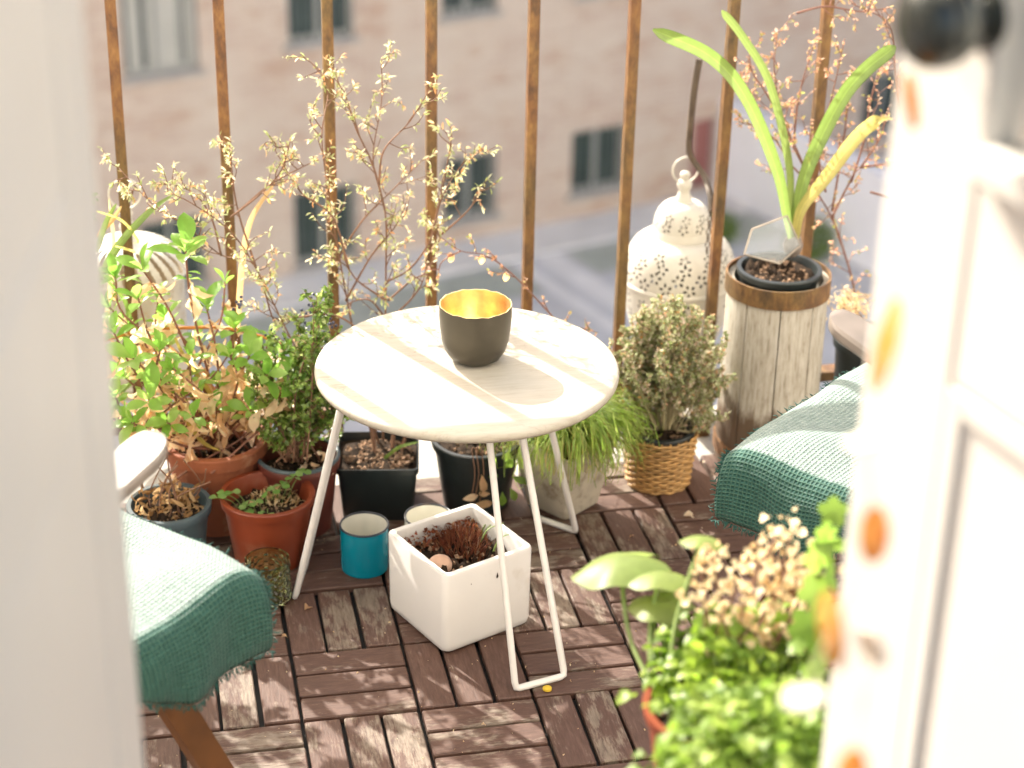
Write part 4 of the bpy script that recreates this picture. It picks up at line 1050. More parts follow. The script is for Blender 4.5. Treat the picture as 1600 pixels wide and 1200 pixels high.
# ------------------------------------------------------------------ folding armchairs with green blankets
def chair(corner, ang, side, zt, lab_c, lab_b):
    """corner = front corner of the seat on the side nearest the camera; ang = facing direction; side = +1 if the seat lies to the left of its facing direction seen from that corner"""
    f = np.array([math.cos(ang), math.sin(ang), 0]); l = np.array([-f[1], f[0], 0]) * side; k = np.array([0, 0, 1.0]); c = np.array([corner[0], corner[1], 0])
    Wd, Dp = 0.36, 0.36
    def q(u, v, z): return c - f * u + l * v + k * z               # u back from the front edge, v across from the near side
    t = thing('folding_armchair', lab_c, 'armchair', q(.18, .18, 0), 'folding armchairs facing the table')
    b = MB(); zs = zt - .045
    for i in range(6):
        b = MB(); v0 = .03 + i * .052; b.bar(q(.01, v0 + .02, zs), q(.34, v0 + .02, zs - .02), .042, .012); b.build('seat_slat', M['chairwood'], t, smooth=0)
    L = []
    for z, ins in ((zs + .008, .012), (zs + .014, .004), (zs + .028, .004), (zt - .012, .012)):
        L.append(np.array([q(ins, ins + .045, z), q(ins, Wd - ins - .045, z), q(Dp - ins, Wd - ins - .045, z - .015), q(Dp - ins, ins + .045, z - .015)]))
    b = MB(); b.loops(L); b.build('seat_pad', M['cushion'], t, smooth=0)
    for v0 in (-.014, Wd + .014):
        b = MB(); L = []; az = zt + .222                       # armrest: flat paddle with a rounded front end, sinking to the rear
        us = np.concatenate([.120 + .030 * (1 - np.cos(np.linspace(.12, PI / 2, 8))), np.linspace(.163, .40, 8)])
        for u in us:
            hw = .0255 * math.sqrt(max(.02, 1 - ((.150 - u) / .030) ** 2)) if u < .150 else .0255 - (u - .150) * .02
            zc = az - max(0, u - .128) * .36
            L.append(np.array([q(u, v0 + a * hw, zc + h) for a, h in ((-.86, -.017), (.86, -.017), (1, -.012), (1, -.004), (.88, 0), (-.88, 0), (-1, -.004), (-1, -.012))]))
        b.loops(L); b.build('armrest', M['armwood'], t, smooth=35)
        sgn = -1 if v0 < 0 else 1
        vv = v0 - sgn * .030
        b = MB(); b.bar(q(.005, vv, .004), q(.005 + .445 * (zt - .06), vv, zt - .056), .034, .018, l); b.build('leg', M['chairwood'], t, smooth=0)
        vv = v0 - sgn * .050
        b = MB(); b.bar(q(.36, vv, .004), q(.33, vv, zt - .062), .032, .018, l); b.build('leg', M['chairwood'], t, smooth=0)
        b = MB(); b.bar(q(.345, v0 - sgn * .012, zt - .05), q(.335, v0, az - .0965), .028, .016, l); b.build('arm_post', M['chairwood'], t, smooth=0)
    b = MB(); b.bar(q(.34, -.0055, zt + .0), q(.44, -.0055, zt + .36), .03, .018, l); b.build('back_post', M['chairwood'], t, smooth=0)
    b = MB(); b.bar(q(.34, Wd + .0055, zt + .0), q(.44, Wd + .0055, zt + .36), .03, .018, l); b.build('back_post', M['chairwood'], t, smooth=0)
    for i in range(6):
        s_ = .08 + i * .053; b = MB(); b.bar(q(.34 + .1 * s_ / .36, .005, zt + s_), q(.34 + .1 * s_ / .36, Wd - .005, zt + s_), .036, .012, k); b.build('back_slat', M['chairwood'], t, smooth=0)
    # blanket: top, rounded edges, hanging sides
    bl = thing('blanket', lab_b, 'blanket', q(.17, .18, zt), 'green blankets draped over the armchair seats')
    drop, r = .100, .018
    sec = [(-r * .75 - .004, -drop), (-r * .8 - .004, -drop * .62), (-r * .72 - .002, -r * 1.3)]
    for a in np.linspace(PI, PI / 2, 6): sec.append((r * .55 + (r * 1.15) * math.cos(a), -r * 1.0 + r * math.sin(a)))
    inner = np.linspace(.05, Wd - .05, 14); sec += [(v, 0.0) for v in inner]
    sec = sec[:9] + [(v, 0.004 * math.sin(v * 30)) for v in inner] + [(Wd - v, z) for v, z in reversed(sec[:9])]
    sec = np.array(sec); arcl = np.concatenate([[0], np.cumsum(np.linalg.norm(np.diff(sec, axis=0), axis=1))])
    nu = 26; V = []; uv = []
    for i in range(nu):
        u = -.014 + .33 * i / (nu - 1)
        fr = max(0, 1 - (u + .014) / .03)
        for j, (v, z) in enumerate(sec):
            hang = max(0, -z / drop)
            if z < -.02: z = -.02 + (z + .02) * max(.25, min(1.0, 1.0 - (u - .115) / .13))
            w = (.005 * math.sin(u * 38 + (0 if v < .1 else 2)) + .003 * math.sin(u * 83 + z * 40)) * min(1, hang * 1.5)
            V.append(q(u + .006 * hang * math.sin(v * 20), v + w, zt + z - .012 * fr ** 2 * (1 - hang * .5) + .0012 * math.sin(u * 90) * math.sin(v * 70) + .0035 * math.sin(u * 21 + v * 13 + side) * (1 - hang) + .0025 * math.sin(u * 47 - v * 31) - .015 * u / .36))
            uv.append((u * 3.2, arcl[j] * 3.2))
    ns_ = len(sec)
    F = [(i * ns_ + j, i * ns_ + j + 1, (i + 1) * ns_ + j + 1, (i + 1) * ns_ + j) for i in range(nu - 1) for j in range(ns_ - 1)]
    if side > 0: F = [x[::-1] for x in F]
    top_sheen = np.tile(np.array([0.0] * 7 + [.45, .9] + [1.0] * (len(sec) - 18) + [.9, .45] + [0.0] * 7), nu)  # mask of the painted sheen: full on the seat top, none on the sides
    b = MB(); b.add(V, F, top_sheen); o = b.build('cloth', M['blanket'], bl, smooth=180)
    ul = o.data.uv_layers.new(name='UVMap')
    for lp2 in o.data.loops: ul.data[lp2.index].uv = uv[lp2.vertex_index]
    md = o.modifiers.new('thickness', 'SOLIDIFY'); md.thickness = .006; md.offset = 0
    sb = o.modifiers.new('soften', 'SUBSURF'); sb.levels = 1; sb.render_levels = 1
    V = np.array(V).reshape(nu, ns_, 3)
    b = MB(); edge = []
    for j in np.linspace(0, ns_ - 1.01, 170): 
        j0 = int(j); p0 = V[0, j0] * (1 - (j - j0)) + V[0, j0 + 1] * (j - j0); edge.append((p0, f + rng.normal(size=3) * .5 + [0, 0, -.25]))
    for i in np.linspace(0, nu - 1.01, 150):
        i0 = int(i)
        for jj, dv in ((0, -l * .2), (ns_ - 1, l * .2)):
            p0 = V[i0, jj] * (1 - (i - i0)) + V[i0 + 1, jj] * (i - i0); edge.append((p0, np.array([0, 0, -1.0]) + dv + rng.normal(size=3) * .45))
    for p0, d in edge:
        d = d / np.linalg.norm(d); ln_ = random.uniform(.004, .011); b.tube([p0, p0 + d * ln_ * .6 + rng.normal(size=3) * .0012, p0 + d * ln_], [.0011, .0008, .0004], 4)
    # wool fuzz over the rounded edges
    tag(b.build('fringe', M['blanket'], bl, smooth=180), kind='stuff')
cl = atz(388, 893, .350); chair(cl, math.radians(40), +1, .350, 'folding wooden armchair at the left, its round arm end beside the withered pot', 'green checked blanket over the seat of the left armchair, beside the glass tealight holder')
cr = atz(1152, 697, .350); chair(cr, math.radians(128), -1, .350, 'folding wooden armchair at the right, beside the barrel planter', 'dark green blanket over the seat of the right armchair, beside the barrel planter')

# ------------------------------------------------------------------ plants
# tall rosette-leaved plant in the clay pot
az_ = thing('azalea', 'tall plant with bright green leaf rosettes and many dried tan leaves in the clay pot', 'shrub', (kp[0], kp[1], .115))
LV = [leafmesh('leaf', M['azalea'], .046 * s, .0195 * s, .62, 6, bd, .35, .03, i) for i, (s, bd) in enumerate(((1.05, .25), (.9, .45), (.8, .1), (.65, .3), (1.1, .6)))]
DV = [leafmesh('dried_leaf', M['dried'], .036 * s, .013 * s, .5, 7, bd, fo, .16, 20 + i) for i, (s, bd, fo) in enumerate(((1.0, .8, .8), (.85, 1.3, 1.0), (1.15, .5, .6), (.7, 1.6, 1.2), (1.2, .9, .4)))]
tips = [(290, 392, .33, 1.15), (222, 420, .36, 1.0), (180, 432, .40, .8), (216, 466, .33, .9), (322, 478, .37, .95), (178, 520, .33, .9), (368, 512, .34, .9), (250, 546, .30, 1.0), (208, 560, .28, .9), (296, 560, .33, .8), (390, 556, .31, 1.0), (436, 556, .33, .95),
        (447, 602, .30, .95), (340, 600, .33, .7), (232, 624, .27, 1.1), (196, 590, .36, .9), (338, 636, .31, .7), (410, 600, .36, .8), (470, 560, .37, .8), (262, 500, .40, .8), (352, 440, .43, .6), (170, 480, .40, .8), (240, 590, .40, .8), (278, 600, .36, .9), (312, 530, .42, .8), (180, 620, .30, .9), (372, 580, .40, .7), (420, 530, .42, .7), (456, 575, .40, .8), (198, 508, .42, .8), (248, 462, .42, .7), (170, 650, .30, .9), (205, 660, .27, .8), (262, 660, .28, .8), (300, 650, .27, .7), (392, 640, .29, .7), (360, 555, .32, .9), (270, 575, .29, .8), (418, 585, .29, .8)]
for px, py, Y, s in tips:
    q = at(px, py, Y); foot = np.array([kp[0] + rng.normal() * .02, kp[1] + rng.normal() * .02, .112])
    mid = foot * .55 + q * .45 + [rng.normal() * .015, rng.normal() * .012, -.005 + rng.normal() * .012]; m2 = foot * .2 + q * .8 + [rng.normal() * .008, rng.normal() * .006, -.006]
    P = spline([foot, mid, m2, q], 6); b = MB(); b.tube(P, np.linspace(.0022, .0014, len(P)), 5); b.build('stem', M['stem_red'], az_, smooth=180)
    T = P[-1] - P[-3]; T /= np.linalg.norm(T); nl = random.choice((6, 7, 8, 9)) if s > .75 else 5; a0 = rng.uniform(0, 6)
    sx = np.cross(T, (0, 1, .2)); sx /= np.linalg.norm(sx); sy = np.cross(T, sx)
    for i in range(nl):
        a = a0 + i * 2.4; op_ = .35 + .75 * (i / nl)
        d = T * (1.25 - op_) + (sx * math.cos(a) + sy * math.sin(a)) * op_ + [0, 0, .12]
        put('leaf', random.choice(LV), az_, q - T * .012 * i / nl, frame(d, T + rng.normal(size=3) * .2, s * random.uniform(.75, 1.1)))
    for i in range(random.choice((2, 3, 4))):                     # a few green leaves lower down
        f_ = random.uniform(.55, .9); p_ = P[int(f_ * (len(P) - 1))]; d = rng.normal(size=3); d[2] = abs(d[2]) * .5; put('leaf', LV[3], az_, p_, frame(d, None, random.uniform(.5, .8)))
    for i in range(random.choice((6, 7, 8, 9))):
        f_ = random.uniform(.3, .93); p_ = P[int(f_ * (len(P) - 1))]; d = np.array([rng.normal() * .6, rng.normal() * .5, -1.0 + rng.normal() * .35]); put('dried_leaf', random.choice(DV), az_, p_, frame(d, rng.normal(size=3), random.uniform(.7, 1.3)))
for px, py, Y in ((262, 748, .30), (300, 712, .31), (446, 600, .30), (425, 630, .29), (408, 650, .29), (428, 575, .30), (392, 598, .32), (300, 640, .29), (345, 625, .30), (190, 650, .30), (215, 665, .28), (168, 640, .3), (240, 690, .28), (452, 622, .29), (418, 668, .29), (370, 600, .3), (360, 655, .29)):
    for j in range(1):
        put('dried_leaf', random.choice(DV), az_, at(px + rng.normal() * 6, py - 10, Y), frame((rng.normal() * .4, rng.normal() * .3, -1), rng.normal(size=3), random.uniform(.75, 1.15)))
for i in range(64):
    px, py = rng.uniform(162, 475), rng.uniform(500, 690)
    if px > 330 and py > 640: py -= 70
    put('dried_leaf', random.choice(DV), az_, at(px, py, rng.uniform(.29, .40)), frame((rng.normal() * .5, rng.normal() * .4, -1 + rng.normal() * .3), rng.normal(size=3), random.uniform(.6, 1.15)))
# low sideways twigs with dried leaves
for pts in (((330, 740), (385, 690), (440, 640), (470, 600)), ((250, 770), (300, 730), (370, 690), (420, 655)), ((300, 800), (340, 745), (400, 715)), ((205, 690), (260, 640), (330, 590), (372, 530))):
    P = spline([at(px, py, .295 + .02 * i) for i, (px, py) in enumerate(pts)], 6); b = MB(); b.tube(P, np.linspace(.002, .001, len(P)), 5); b.build('stem', M['stem_red'], az_, smooth=180)
# orange dry stalk arching over
os_ = thing('dry_stalk', 'long orange dry stalk arching through the rosette-leaved plant', 'stalk', at(205, 518, .40))
P = spline([at(160, 532, .42), at(225, 516, .41), at(300, 512, .40), at(358, 513, .39), at(420, 530, .39), at(470, 556, .39), at(510, 585, .38)], 6)
b = MB(); b.tube(P, np.linspace(.0028, .0018, len(P)), 6); b.build('stalk', M['stem_orange'], os_, smooth=180)

# withered plant in the slate pot
wt = thing('withered_plant', 'withered brown plant curling over the slate blue pot', 'plant', (gp[0], gp[1], .09))
WV = [leafmesh('dried_leaf', M['withered'], .028, .0062, .5, 8, bd, .9, .2, 90 + i) for i, bd in enumerate((1.2, 2.0, .7, 1.6))]
for i in range(80):
    a = rng.uniform(0, 2 * PI); rr = .045 * math.sqrt(rng.uniform()); p_ = np.array([gp[0] + rr * math.cos(a), gp[1] + rr * math.sin(a), .092 + rng.uniform(0, .03)])
    put('dried_leaf', random.choice(WV), wt, p_, frame((rng.normal(), rng.normal(), rng.normal() * .4), rng.normal(size=3), random.uniform(.6, 1.1)))
for i in range(9):
    a = rng.uniform(0, 2 * PI); p_ = np.array([gp[0] + .02 * math.cos(a), gp[1] + .02 * math.sin(a), .088]); e_ = p_ + [rng.normal() * .04, rng.normal() * .03, .05 + rng.uniform(0, .06)]
    P = spline([p_, (p_ + e_) / 2 + rng.normal(size=3) * .01, e_]); b = MB(); b.tube(P, .0011, 4); b.build('stem', M['stem_brown'], wt, smooth=180)

# blade-leaved plant at far left
bl_ = thing('blade_leaf_plant', 'blade-leaved plant with yellowing tips at the left end of the railing', 'plant', at(190, 640, .44))
for pts, Y, w, mt in (([(150, 445), (185, 385), (230, 335), (272, 303)], .43, .0125, 'strap'), ([(150, 395), (165, 350), (182, 318)], .44, .009, 'strap'), ([(150, 370), (175, 345), (190, 322)], .45, .008, 'blade_dry'), ([(140, 640), (165, 500), (178, 390), (170, 310)], .46, .008, 'blade_dry'),
                      ([(160, 620), (190, 560), (200, 480), (150, 420)], .42, .009, 'strap'), ([(160, 640), (215, 590), (245, 570), (300, 560)], .43, .008, 'strap'), ([(150, 330), (190, 345), (215, 375), (207, 380)], .43, .005, 'strap_yellow'), ([(180, 385), (205, 392), (212, 396)], .42, .006, 'strap_yellow'),
                      ([(372, 520), (378, 420), (392, 345), (430, 285)], .47, .0095, 'blade_dry'), ([(300, 650), (330, 620), (290, 560), (270, 520)], .37, .008, 'strap_yellow'), ([(280, 640), (315, 690), (345, 705)], .32, .009, 'strap_yellow')):
    P = spline([at(px, py, Y) for px, py in pts], 6); b = MB(); b.add(*ribbon(P, w, lambda t: min(1, .5 + t * 3) * math.sqrt(max(.01, 1 - t ** 3)), n=3, side=rt * .9 + up * .2 - fw * .3)); b.build('leaf', M[mt], bl_, smooth=180)

def twigs(paths, Y, rad, density=1.0, lenr=(.03, .085), start=.3, leafr=(.007, .013), spread=.8, sub=True, lmul=1.0, jit=.02, upb=.35):
    """branches traced along pixel paths, with fine side twigs and leaves; returns (branch list, twig mesh, leaf data)"""
    br = []; tw = MB(); LP, LDr, LS = [], [], []
    for pts in paths:
        y0 = Y + rng.normal() * jit; P = spline([np.array(p_) if len(p_) == 3 else at(p_[0], p_[1], y0 + (i - 1) * rng.normal() * jit * .3) for i, p_ in enumerate(pts)], 8)
        br.append((P, rad)); L = np.concatenate([[0], np.cumsum(np.linalg.norm(np.diff(P, axis=0), axis=1))]); tot = L[-1]; s_ = tot * start
        while s_ < tot:
            i = min(int(np.searchsorted(L, s_)), len(P) - 1); T = P[i] - P[max(0, i - 1)]; T = T / (np.linalg.norm(T) + 1e-9)
            d = T * .7 + rng.normal(size=3) * np.array([1, .5, .8]) * spread + [0, 0, upb]; d /= np.linalg.norm(d); ln_ = rng.uniform(*lenr) * (.55 + .6 * (1 - s_ / tot))
            Q = spline([P[i], P[i] + d * ln_ * .5 + rng.normal(size=3) * .004, P[i] + d * ln_ + [0, 0, .006]], 4); tw.tube(Q, np.linspace(.0009, .0005, len(Q)), 4)
            segs = [Q]
            if sub:
                for _ in range(rng.integers(0, 3)):
                    j = rng.integers(2, len(Q) - 1); dd = d * .6 + rng.normal(size=3) * .6; dd /= np.linalg.norm(dd); q2 = spline([Q[j], Q[j] + dd * ln_ * .3 + rng.normal(size=3) * .002, Q[j] + dd * ln_ * .5], 3); tw.tube(q2, .0005, 4); segs.append(q2)
            for g in segs:
                nn_ = max(2, int(len(g) * 1.1 * lmul))
                for _ in range(nn_):
                    j = rng.integers(len(g) // 3, len(g)); dd = (g[-1] - g[0]); dd = dd / (np.linalg.norm(dd) + 1e-9) + rng.normal(size=3) * .75; LP.append(g[j]); LDr.append(dd); LS.append(rng.uniform(*leafr))
            s_ += rng.uniform(.010, .026) / density
        for _ in range(int(8 * lmul)):
            LP.append(P[-1 - rng.integers(0, 6)]); LDr.append(P[-1] - P[-4] + rng.normal(size=3) * .01); LS.append(rng.uniform(*leafr))
    return br, tw, np.array(LP), np.array(LDr), np.array(LS)
def plant_from(t, br, tw, LP, LDr, LS, stem, leaf, tints, base=TINY, twname='twigs'):
    for P, r in br:
        b = MB(); b.tube(P, np.linspace(r, r * .35, len(P)), 5); b.build('branch', M[stem], t, smooth=180)
    tag(tw.build(twname, M[stem], t, smooth=180), kind='stuff')
    b = MB(); b.scatter(base, LP, LDr, LS, tints); tag(b.build('foliage', M[leaf], t, smooth=180), kind='stuff')

# airy shrub rooted in the black square pot
ay = thing('airy_shrub', 'tall airy shrub with fine pale leaves rising from the black square pot', 'shrub', (qc[0], qc[1], .08))
main = [[(598, 716), (572, 600), (548, 498), (530, 400), (516, 318), (503, 215), (512, 130), (470, 84)],
        [(604, 714), (602, 560), (603, 430), (602, 332), (583, 250), (596, 160), (596, 92)],
        [(602, 330), (584, 262), (556, 200), (540, 150), (520, 118)],
        [(592, 288), (600, 235), (640, 190), (676, 132)],
        [(600, 700), (588, 560), (530, 495), (452, 498), (428, 500), (398, 415), (345, 398), (290, 352), (238, 318), (185, 262)],
        [(596, 704), (540, 560), (470, 545), (455, 530), (400, 420), (360, 362), (300, 318), (262, 300)],
        [(400, 418), (372, 330), (362, 262), (360, 215)], [(372, 330), (420, 290), (470, 262), (498, 250)], [(346, 400), (330, 340), (300, 300), (250, 285)], [(360, 340), (410, 300), (440, 265), (455, 215)],
        [(604, 440), (640, 420), (672, 375), (690, 310), (720, 260), (752, 232)], [(690, 366), (730, 330), (760, 288)], [(672, 380), (690, 300), (706, 215)],
        [(545, 420), (520, 340), (470, 300), (430, 235)], [(530, 400), (566, 345), (610, 300), (660, 250)], [(540, 470), (580, 400), (620, 350), (640, 300)],
        [(604, 470), (560, 440), (540, 415), (510, 400)], [(606, 470), (640, 440), (670, 420), (690, 365)], [(604, 500), (580, 470), (555, 470), (535, 480)], [(606, 500), (640, 470), (660, 440), (668, 400)]]
d_ = twigs(main, .44, .0018, density=1.0, lenr=(.022, .058), start=.36, leafr=(.0065, .0128), jit=.02, lmul=1.1)
plant_from(ay, *d_, 'stem_brown', 'airy', rng.beta(1.1, 1.15, len(d_[2])))
for px in (585, 612, 628):
    q = at(px, 722, .385); b = MB(); b.tube(spline([np.array([qc[0] + (px - 604) * .0012, qc[1] + rng.normal() * .01, .078]), q + [0, 0, .02], at(px + (px - 604) * .6, 640, .40)], 5), .003, 6); b.build('branch', M['stem_brown'], ay, smooth=180)
b = MB(); b.add(*ribbon(spline([at(600, 716, .36), at(625, 698, .34), at(655, 690, .33)], 5), .006, lambda t: math.sqrt(max(.02, 1 - t ** 2)), n=3, side=up)); b.build('leaf', M['strap'], ay, smooth=180)
# trailing dry vine behind the table
vn = thing('trailing_vine', 'dry trailing vine with a few yellow leaves above the right back of the table', 'vine', at(862, 492, .44))
d_ = twigs([[(872, 505), (850, 480), (800, 428), (760, 400), (720, 392), (690, 372)], [(800, 428), (770, 405), (740, 400)], [(720, 392), (690, 410), (684, 442)], [(870, 500), (905, 512), (935, 520)]], .42, .0015, density=.55, lenr=(.012, .03), start=.1, leafr=(.005, .009), sub=False, jit=.004, upb=.1)
plant_from(vn, *d_, 'stem_pink', 'rosy', rng.beta(1.6, 1.3, len(d_[2])), OVAL)
DY = leafmesh('leaf', M['blade_dry'], .022, .0105, .35, 6, .5, .5, .05, 3)
for px, py in ((752, 398), (790, 425), (704, 395)): put('leaf', DY, vn, at(px, py, .42), frame((.1, 0, -1), (0, -1, .2)))

# rosy twig shrub behind the barrel
ry = thing('rosy_shrub', 'sparse twiggy shrub with tiny rosy leaves behind the strap-leaved plant', 'shrub', at(1335, 470, .47))
rs = [[(1345, 560), (1335, 455), (1318, 390), (1300, 340), (1268, 285), (1234, 212), (1190, 160), (1153, 122)], [(1240, 225), (1246, 165), (1256, 120), (1276, 60)], [(1282, 295), (1240, 262), (1208, 215), (1165, 190)], [(1262, 272), (1225, 195), (1210, 110), (1215, 50)],
      [(1300, 340), (1325, 290), (1345, 262), (1392, 258)], [(1330, 285), (1350, 220), (1362, 150), (1380, 90)], [(1300, 330), (1312, 260), (1322, 190), (1330, 120)], [(1234, 212), (1200, 150), (1175, 110), (1170, 60)], [(1290, 300), (1278, 230), (1300, 150), (1320, 60)], [(1345, 262), (1375, 215), (1385, 175)],
      [(1345, 262), (1420, 250), (1520, 230), (1578, 215), (1600, 175)], [(1520, 230), (1570, 150), (1588, 90)], [(1360, 300), (1480, 330), (1560, 290), (1610, 310)], [(1420, 250), (1400, 120), (1390, 40), (1330, 5)], [(1245, 20), (1290, 10), (1345, 18), (1390, 12)]]
d_ = twigs(rs, .50, .0021, density=1.0, lenr=(.02, .055), start=.22, leafr=(.004, .0085), jit=.018)
plant_from(ry, *d_, 'stem_pink', 'rosy', rng.beta(1.5, 1.2, len(d_[2])), OVAL)
pp = np.array([1.118, .42, 0.0])
round_pot('flower_pot', 'black flower pot half hidden between the barrel planter and the right armchair', 'flower pot', pp, .05, .062, .20, 'blackpot', fill=.9, crumbs=60, seed=21)
b = MB(); b.tube(spline([(pp[0], pp[1], .17), at(1348, 590, .45), at(1345, 560, .47)], 5), .003, 6); b.build('branch', M['stem_pink'], ry)
dt = thing('dry_tuft', 'pale dry flower tuft behind the rosy shrub stem beside the barrel', 'plant', (pp[0], pp[1], .18)); k = 420
c0 = at(1330, 478, .44); p = c0 + rng.normal(size=(k, 3)) * [.018, .016, .012]; b = MB(); b.scatter(TINY, p, rng.normal(size=(k, 3)) + [0, 0, .8], rng.uniform(.006, .014, k), rng.beta(2, 1.5, k)); tag(b.build('tuft', M['seedhead'], dt, smooth=180), kind='stuff')
for i in range(8):
    b = MB(); b.tube(spline([(pp[0], pp[1], .18), (np.array([pp[0], pp[1], .18]) + c0) / 2 + rng.normal(size=3) * .008, c0 + rng.normal(size=3) * .01], 4), .001, 4); b.build('stem', M['stem_brown'], dt)

# more of the same greenery further left along the railing (its shade falls on the front of the deck)
for (cx, cy, hh, lab1, lab2) in ((-.285, .40, .50, 'terracotta pot at the far left end of the railing', 'leafy shrub in the pot at the far left end of the railing'), (-.58, .33, .80, 'terracotta pot in the far left corner of the balcony', 'tall leafy shrub in the far left corner of the balcony')):
    round_pot('flower_pot', lab1, 'flower pot', np.array([cx, cy, 0.0]), .06, .08, .15, 'clay', fill=.85, crumbs=20, seed=41)
    xs = thing('leafy_shrub', lab2, 'shrub', (cx, cy, .12))
    pth = [[(cx + rng.normal() * .015, cy + rng.normal() * .015, .12), (cx + e0 * .4, cy + e1_ * .4, .12 + hz * .55), (cx + e0, cy + e1_, .12 + hz)] for e0, e1_, hz in [(rng.normal() * .075, rng.normal() * .05, hh * rng.uniform(.5, 1)) for _ in range(15)]]
    d_ = twigs(pth, 0, .002, density=.9, lenr=(.03, .07), start=.3, leafr=(.012, .024), lmul=.8)
    plant_from(xs, *d_, 'stem_brown', 'bush', rng.beta(1.6, 1.2, len(d_[2])), OVAL)

# small-leaved green bush in the dark red pot (with dark berries)
gb = thing('green_bush', 'dense small-leaved green bush with dark blue berries in the dark red pot', 'shrub', (bp[0], bp[1], .095))
paths = []
for (px, py) in ((410, 560), (440, 540), (470, 520), (500, 500), (520, 540), (540, 600), (505, 570), (455, 590), (420, 610), (480, 620), (520, 640), (440, 650), (395, 600), (490, 478), (515, 476), (545, 655), (470, 660), (415, 660), (530, 680), (500, 540), (465, 560)):
    paths.append([(460 + rng.normal() * 14, 722), ((460 + px) / 2 + rng.normal() * 8, (722 + py) / 2 - 5), (px, py)])
d_ = twigs(paths, .345, .0016, density=1.7, lenr=(.016, .042), start=.16, leafr=(.006, .0115), jit=.03, lmul=1.4)
plant_from(gb, *d_, 'stem_brown', 'bush', rng.beta(1.4, 1.6, len(d_[2])), OVAL)
b = MB(); s8 = []
for i in range(1, 6): s8.append([np.array([math.sin(i * PI / 6) * math.cos(t), math.sin(i * PI / 6) * math.sin(t), -math.cos(i * PI / 6)]) for t in np.arange(7) * 2 * PI / 7])
for (px, py, n_) in ((488, 478, 14), (495, 500, 12), (508, 490, 10), (470, 505, 8), (375, 475, 8), (430, 540, 6), (515, 505, 8)):
    for _ in range(n_):
        q = at(px + rng.normal() * 7, py + rng.normal() * 11, .35 + rng.normal() * .01); b.loops([np.array(l) * .0024 + q for l in s8])
tag(b.build('berries', M['berry'], gb, smooth=180), kind='stuff')
DS = [leafmesh('dried_leaf', M['dried'], .02, .008, .5, 5, 1.0, .8, .15, 40 + i) for i in range(2)]
for i in range(24):
    a = rng.uniform(0, 2 * PI); rr = .045 * math.sqrt(rng.uniform()); put('dried_leaf', random.choice(DS), gb, np.array([bp[0] + rr * math.cos(a), bp[1] + rr * math.sin(a) - .008, .1 + rng.uniform(0, .035)]), frame(rng.normal(size=3), rng.normal(size=3), random.uniform(.7, 1.3)))

# heather in the basket
he = thing('heather', 'bushy pale heather with tiny leaves growing in the wicker basket', 'shrub', (wc[0], wc[1], .083))
paths = []
for i in range(80):
    px = rng.uniform(950, 1138); top = 470 + 75 * ((px - 1045) / 95) ** 2 + rng.uniform(0, 85)
    if i % 3 == 0: top += 70
    fx = 1040 + (px - 1045) * .22; paths.append([(fx, 672), (fx + (px - fx) * .45, (672 + top) / 2 + 10), (px, top)])
d_ = twigs(paths, .385, .0012, density=2.2, lenr=(.012, .034), start=.25, leafr=(.0042, .0088), jit=.03, lmul=2.6, upb=.6, sub=False)
plant_from(he, *d_, 'stem_heather', 'heather', rng.beta(1.5, 1.5, len(d_[2])), OVAL)

# thin grass in the stone planter
gr = thing('grass_tuft', 'long thin grass with straw-coloured tips spilling over the stone planter', 'grass', (sc_[0], sc_[1], .1)); b = MB()
for i in range(1150):
    a = rng.uniform(0, 2 * PI); rr = .036 * math.sqrt(rng.uniform()); p0 = np.array([sc_[0] + rr * math.cos(a), sc_[1] + rr * math.sin(a), .1]); az2 = a * .7 + rng.uniform(0, 2 * PI) * .3
    if rng.uniform() < .5: az2 = rng.normal(-.25, .65)
    ln_ = rng.uniform(.08, .17) if i % 3 else rng.uniform(.15, .28); rise = rng.uniform(.2, .75); d = np.array([math.cos(az2), math.sin(az2), 0]); dry = rng.uniform() ** 1.3
    P = [p0]; el = math.radians(rng.uniform(50, 88)); 
    for s_ in range(7):
        P.append(P[-1] + (d * math.cos(el) + np.array([0, 0, math.sin(el)])) * ln_ / 7); el -= (1.3 + dry * .9) * (ln_ / .13) * (s_ + 1) / 14 * (1.4 - rise * .6)
    P = np.array(P); P[:, 2] = np.maximum(P[:, 2], .004)
    w = .0011; sdv = np.cross(d, (0, 0, 1.0)); V = np.concatenate([np.stack([P[k] + sdv * w * (1 - (k / 7) ** 2 * .8), P[k] - sdv * w * (1 - (k / 7) ** 2 * .8)]) for k in range(8)])
    tt = np.clip(dry * .55 + np.repeat(np.arange(8) / 7, 2) ** 1.5 * (.2 + .35 * dry), 0, 1); b.add(V, [(2 * k, 2 * k + 1, 2 * k + 3, 2 * k + 2) for k in range(7)], tt)
tag(b.build('blades', M['grass'], gr, smooth=180), kind='stuff')

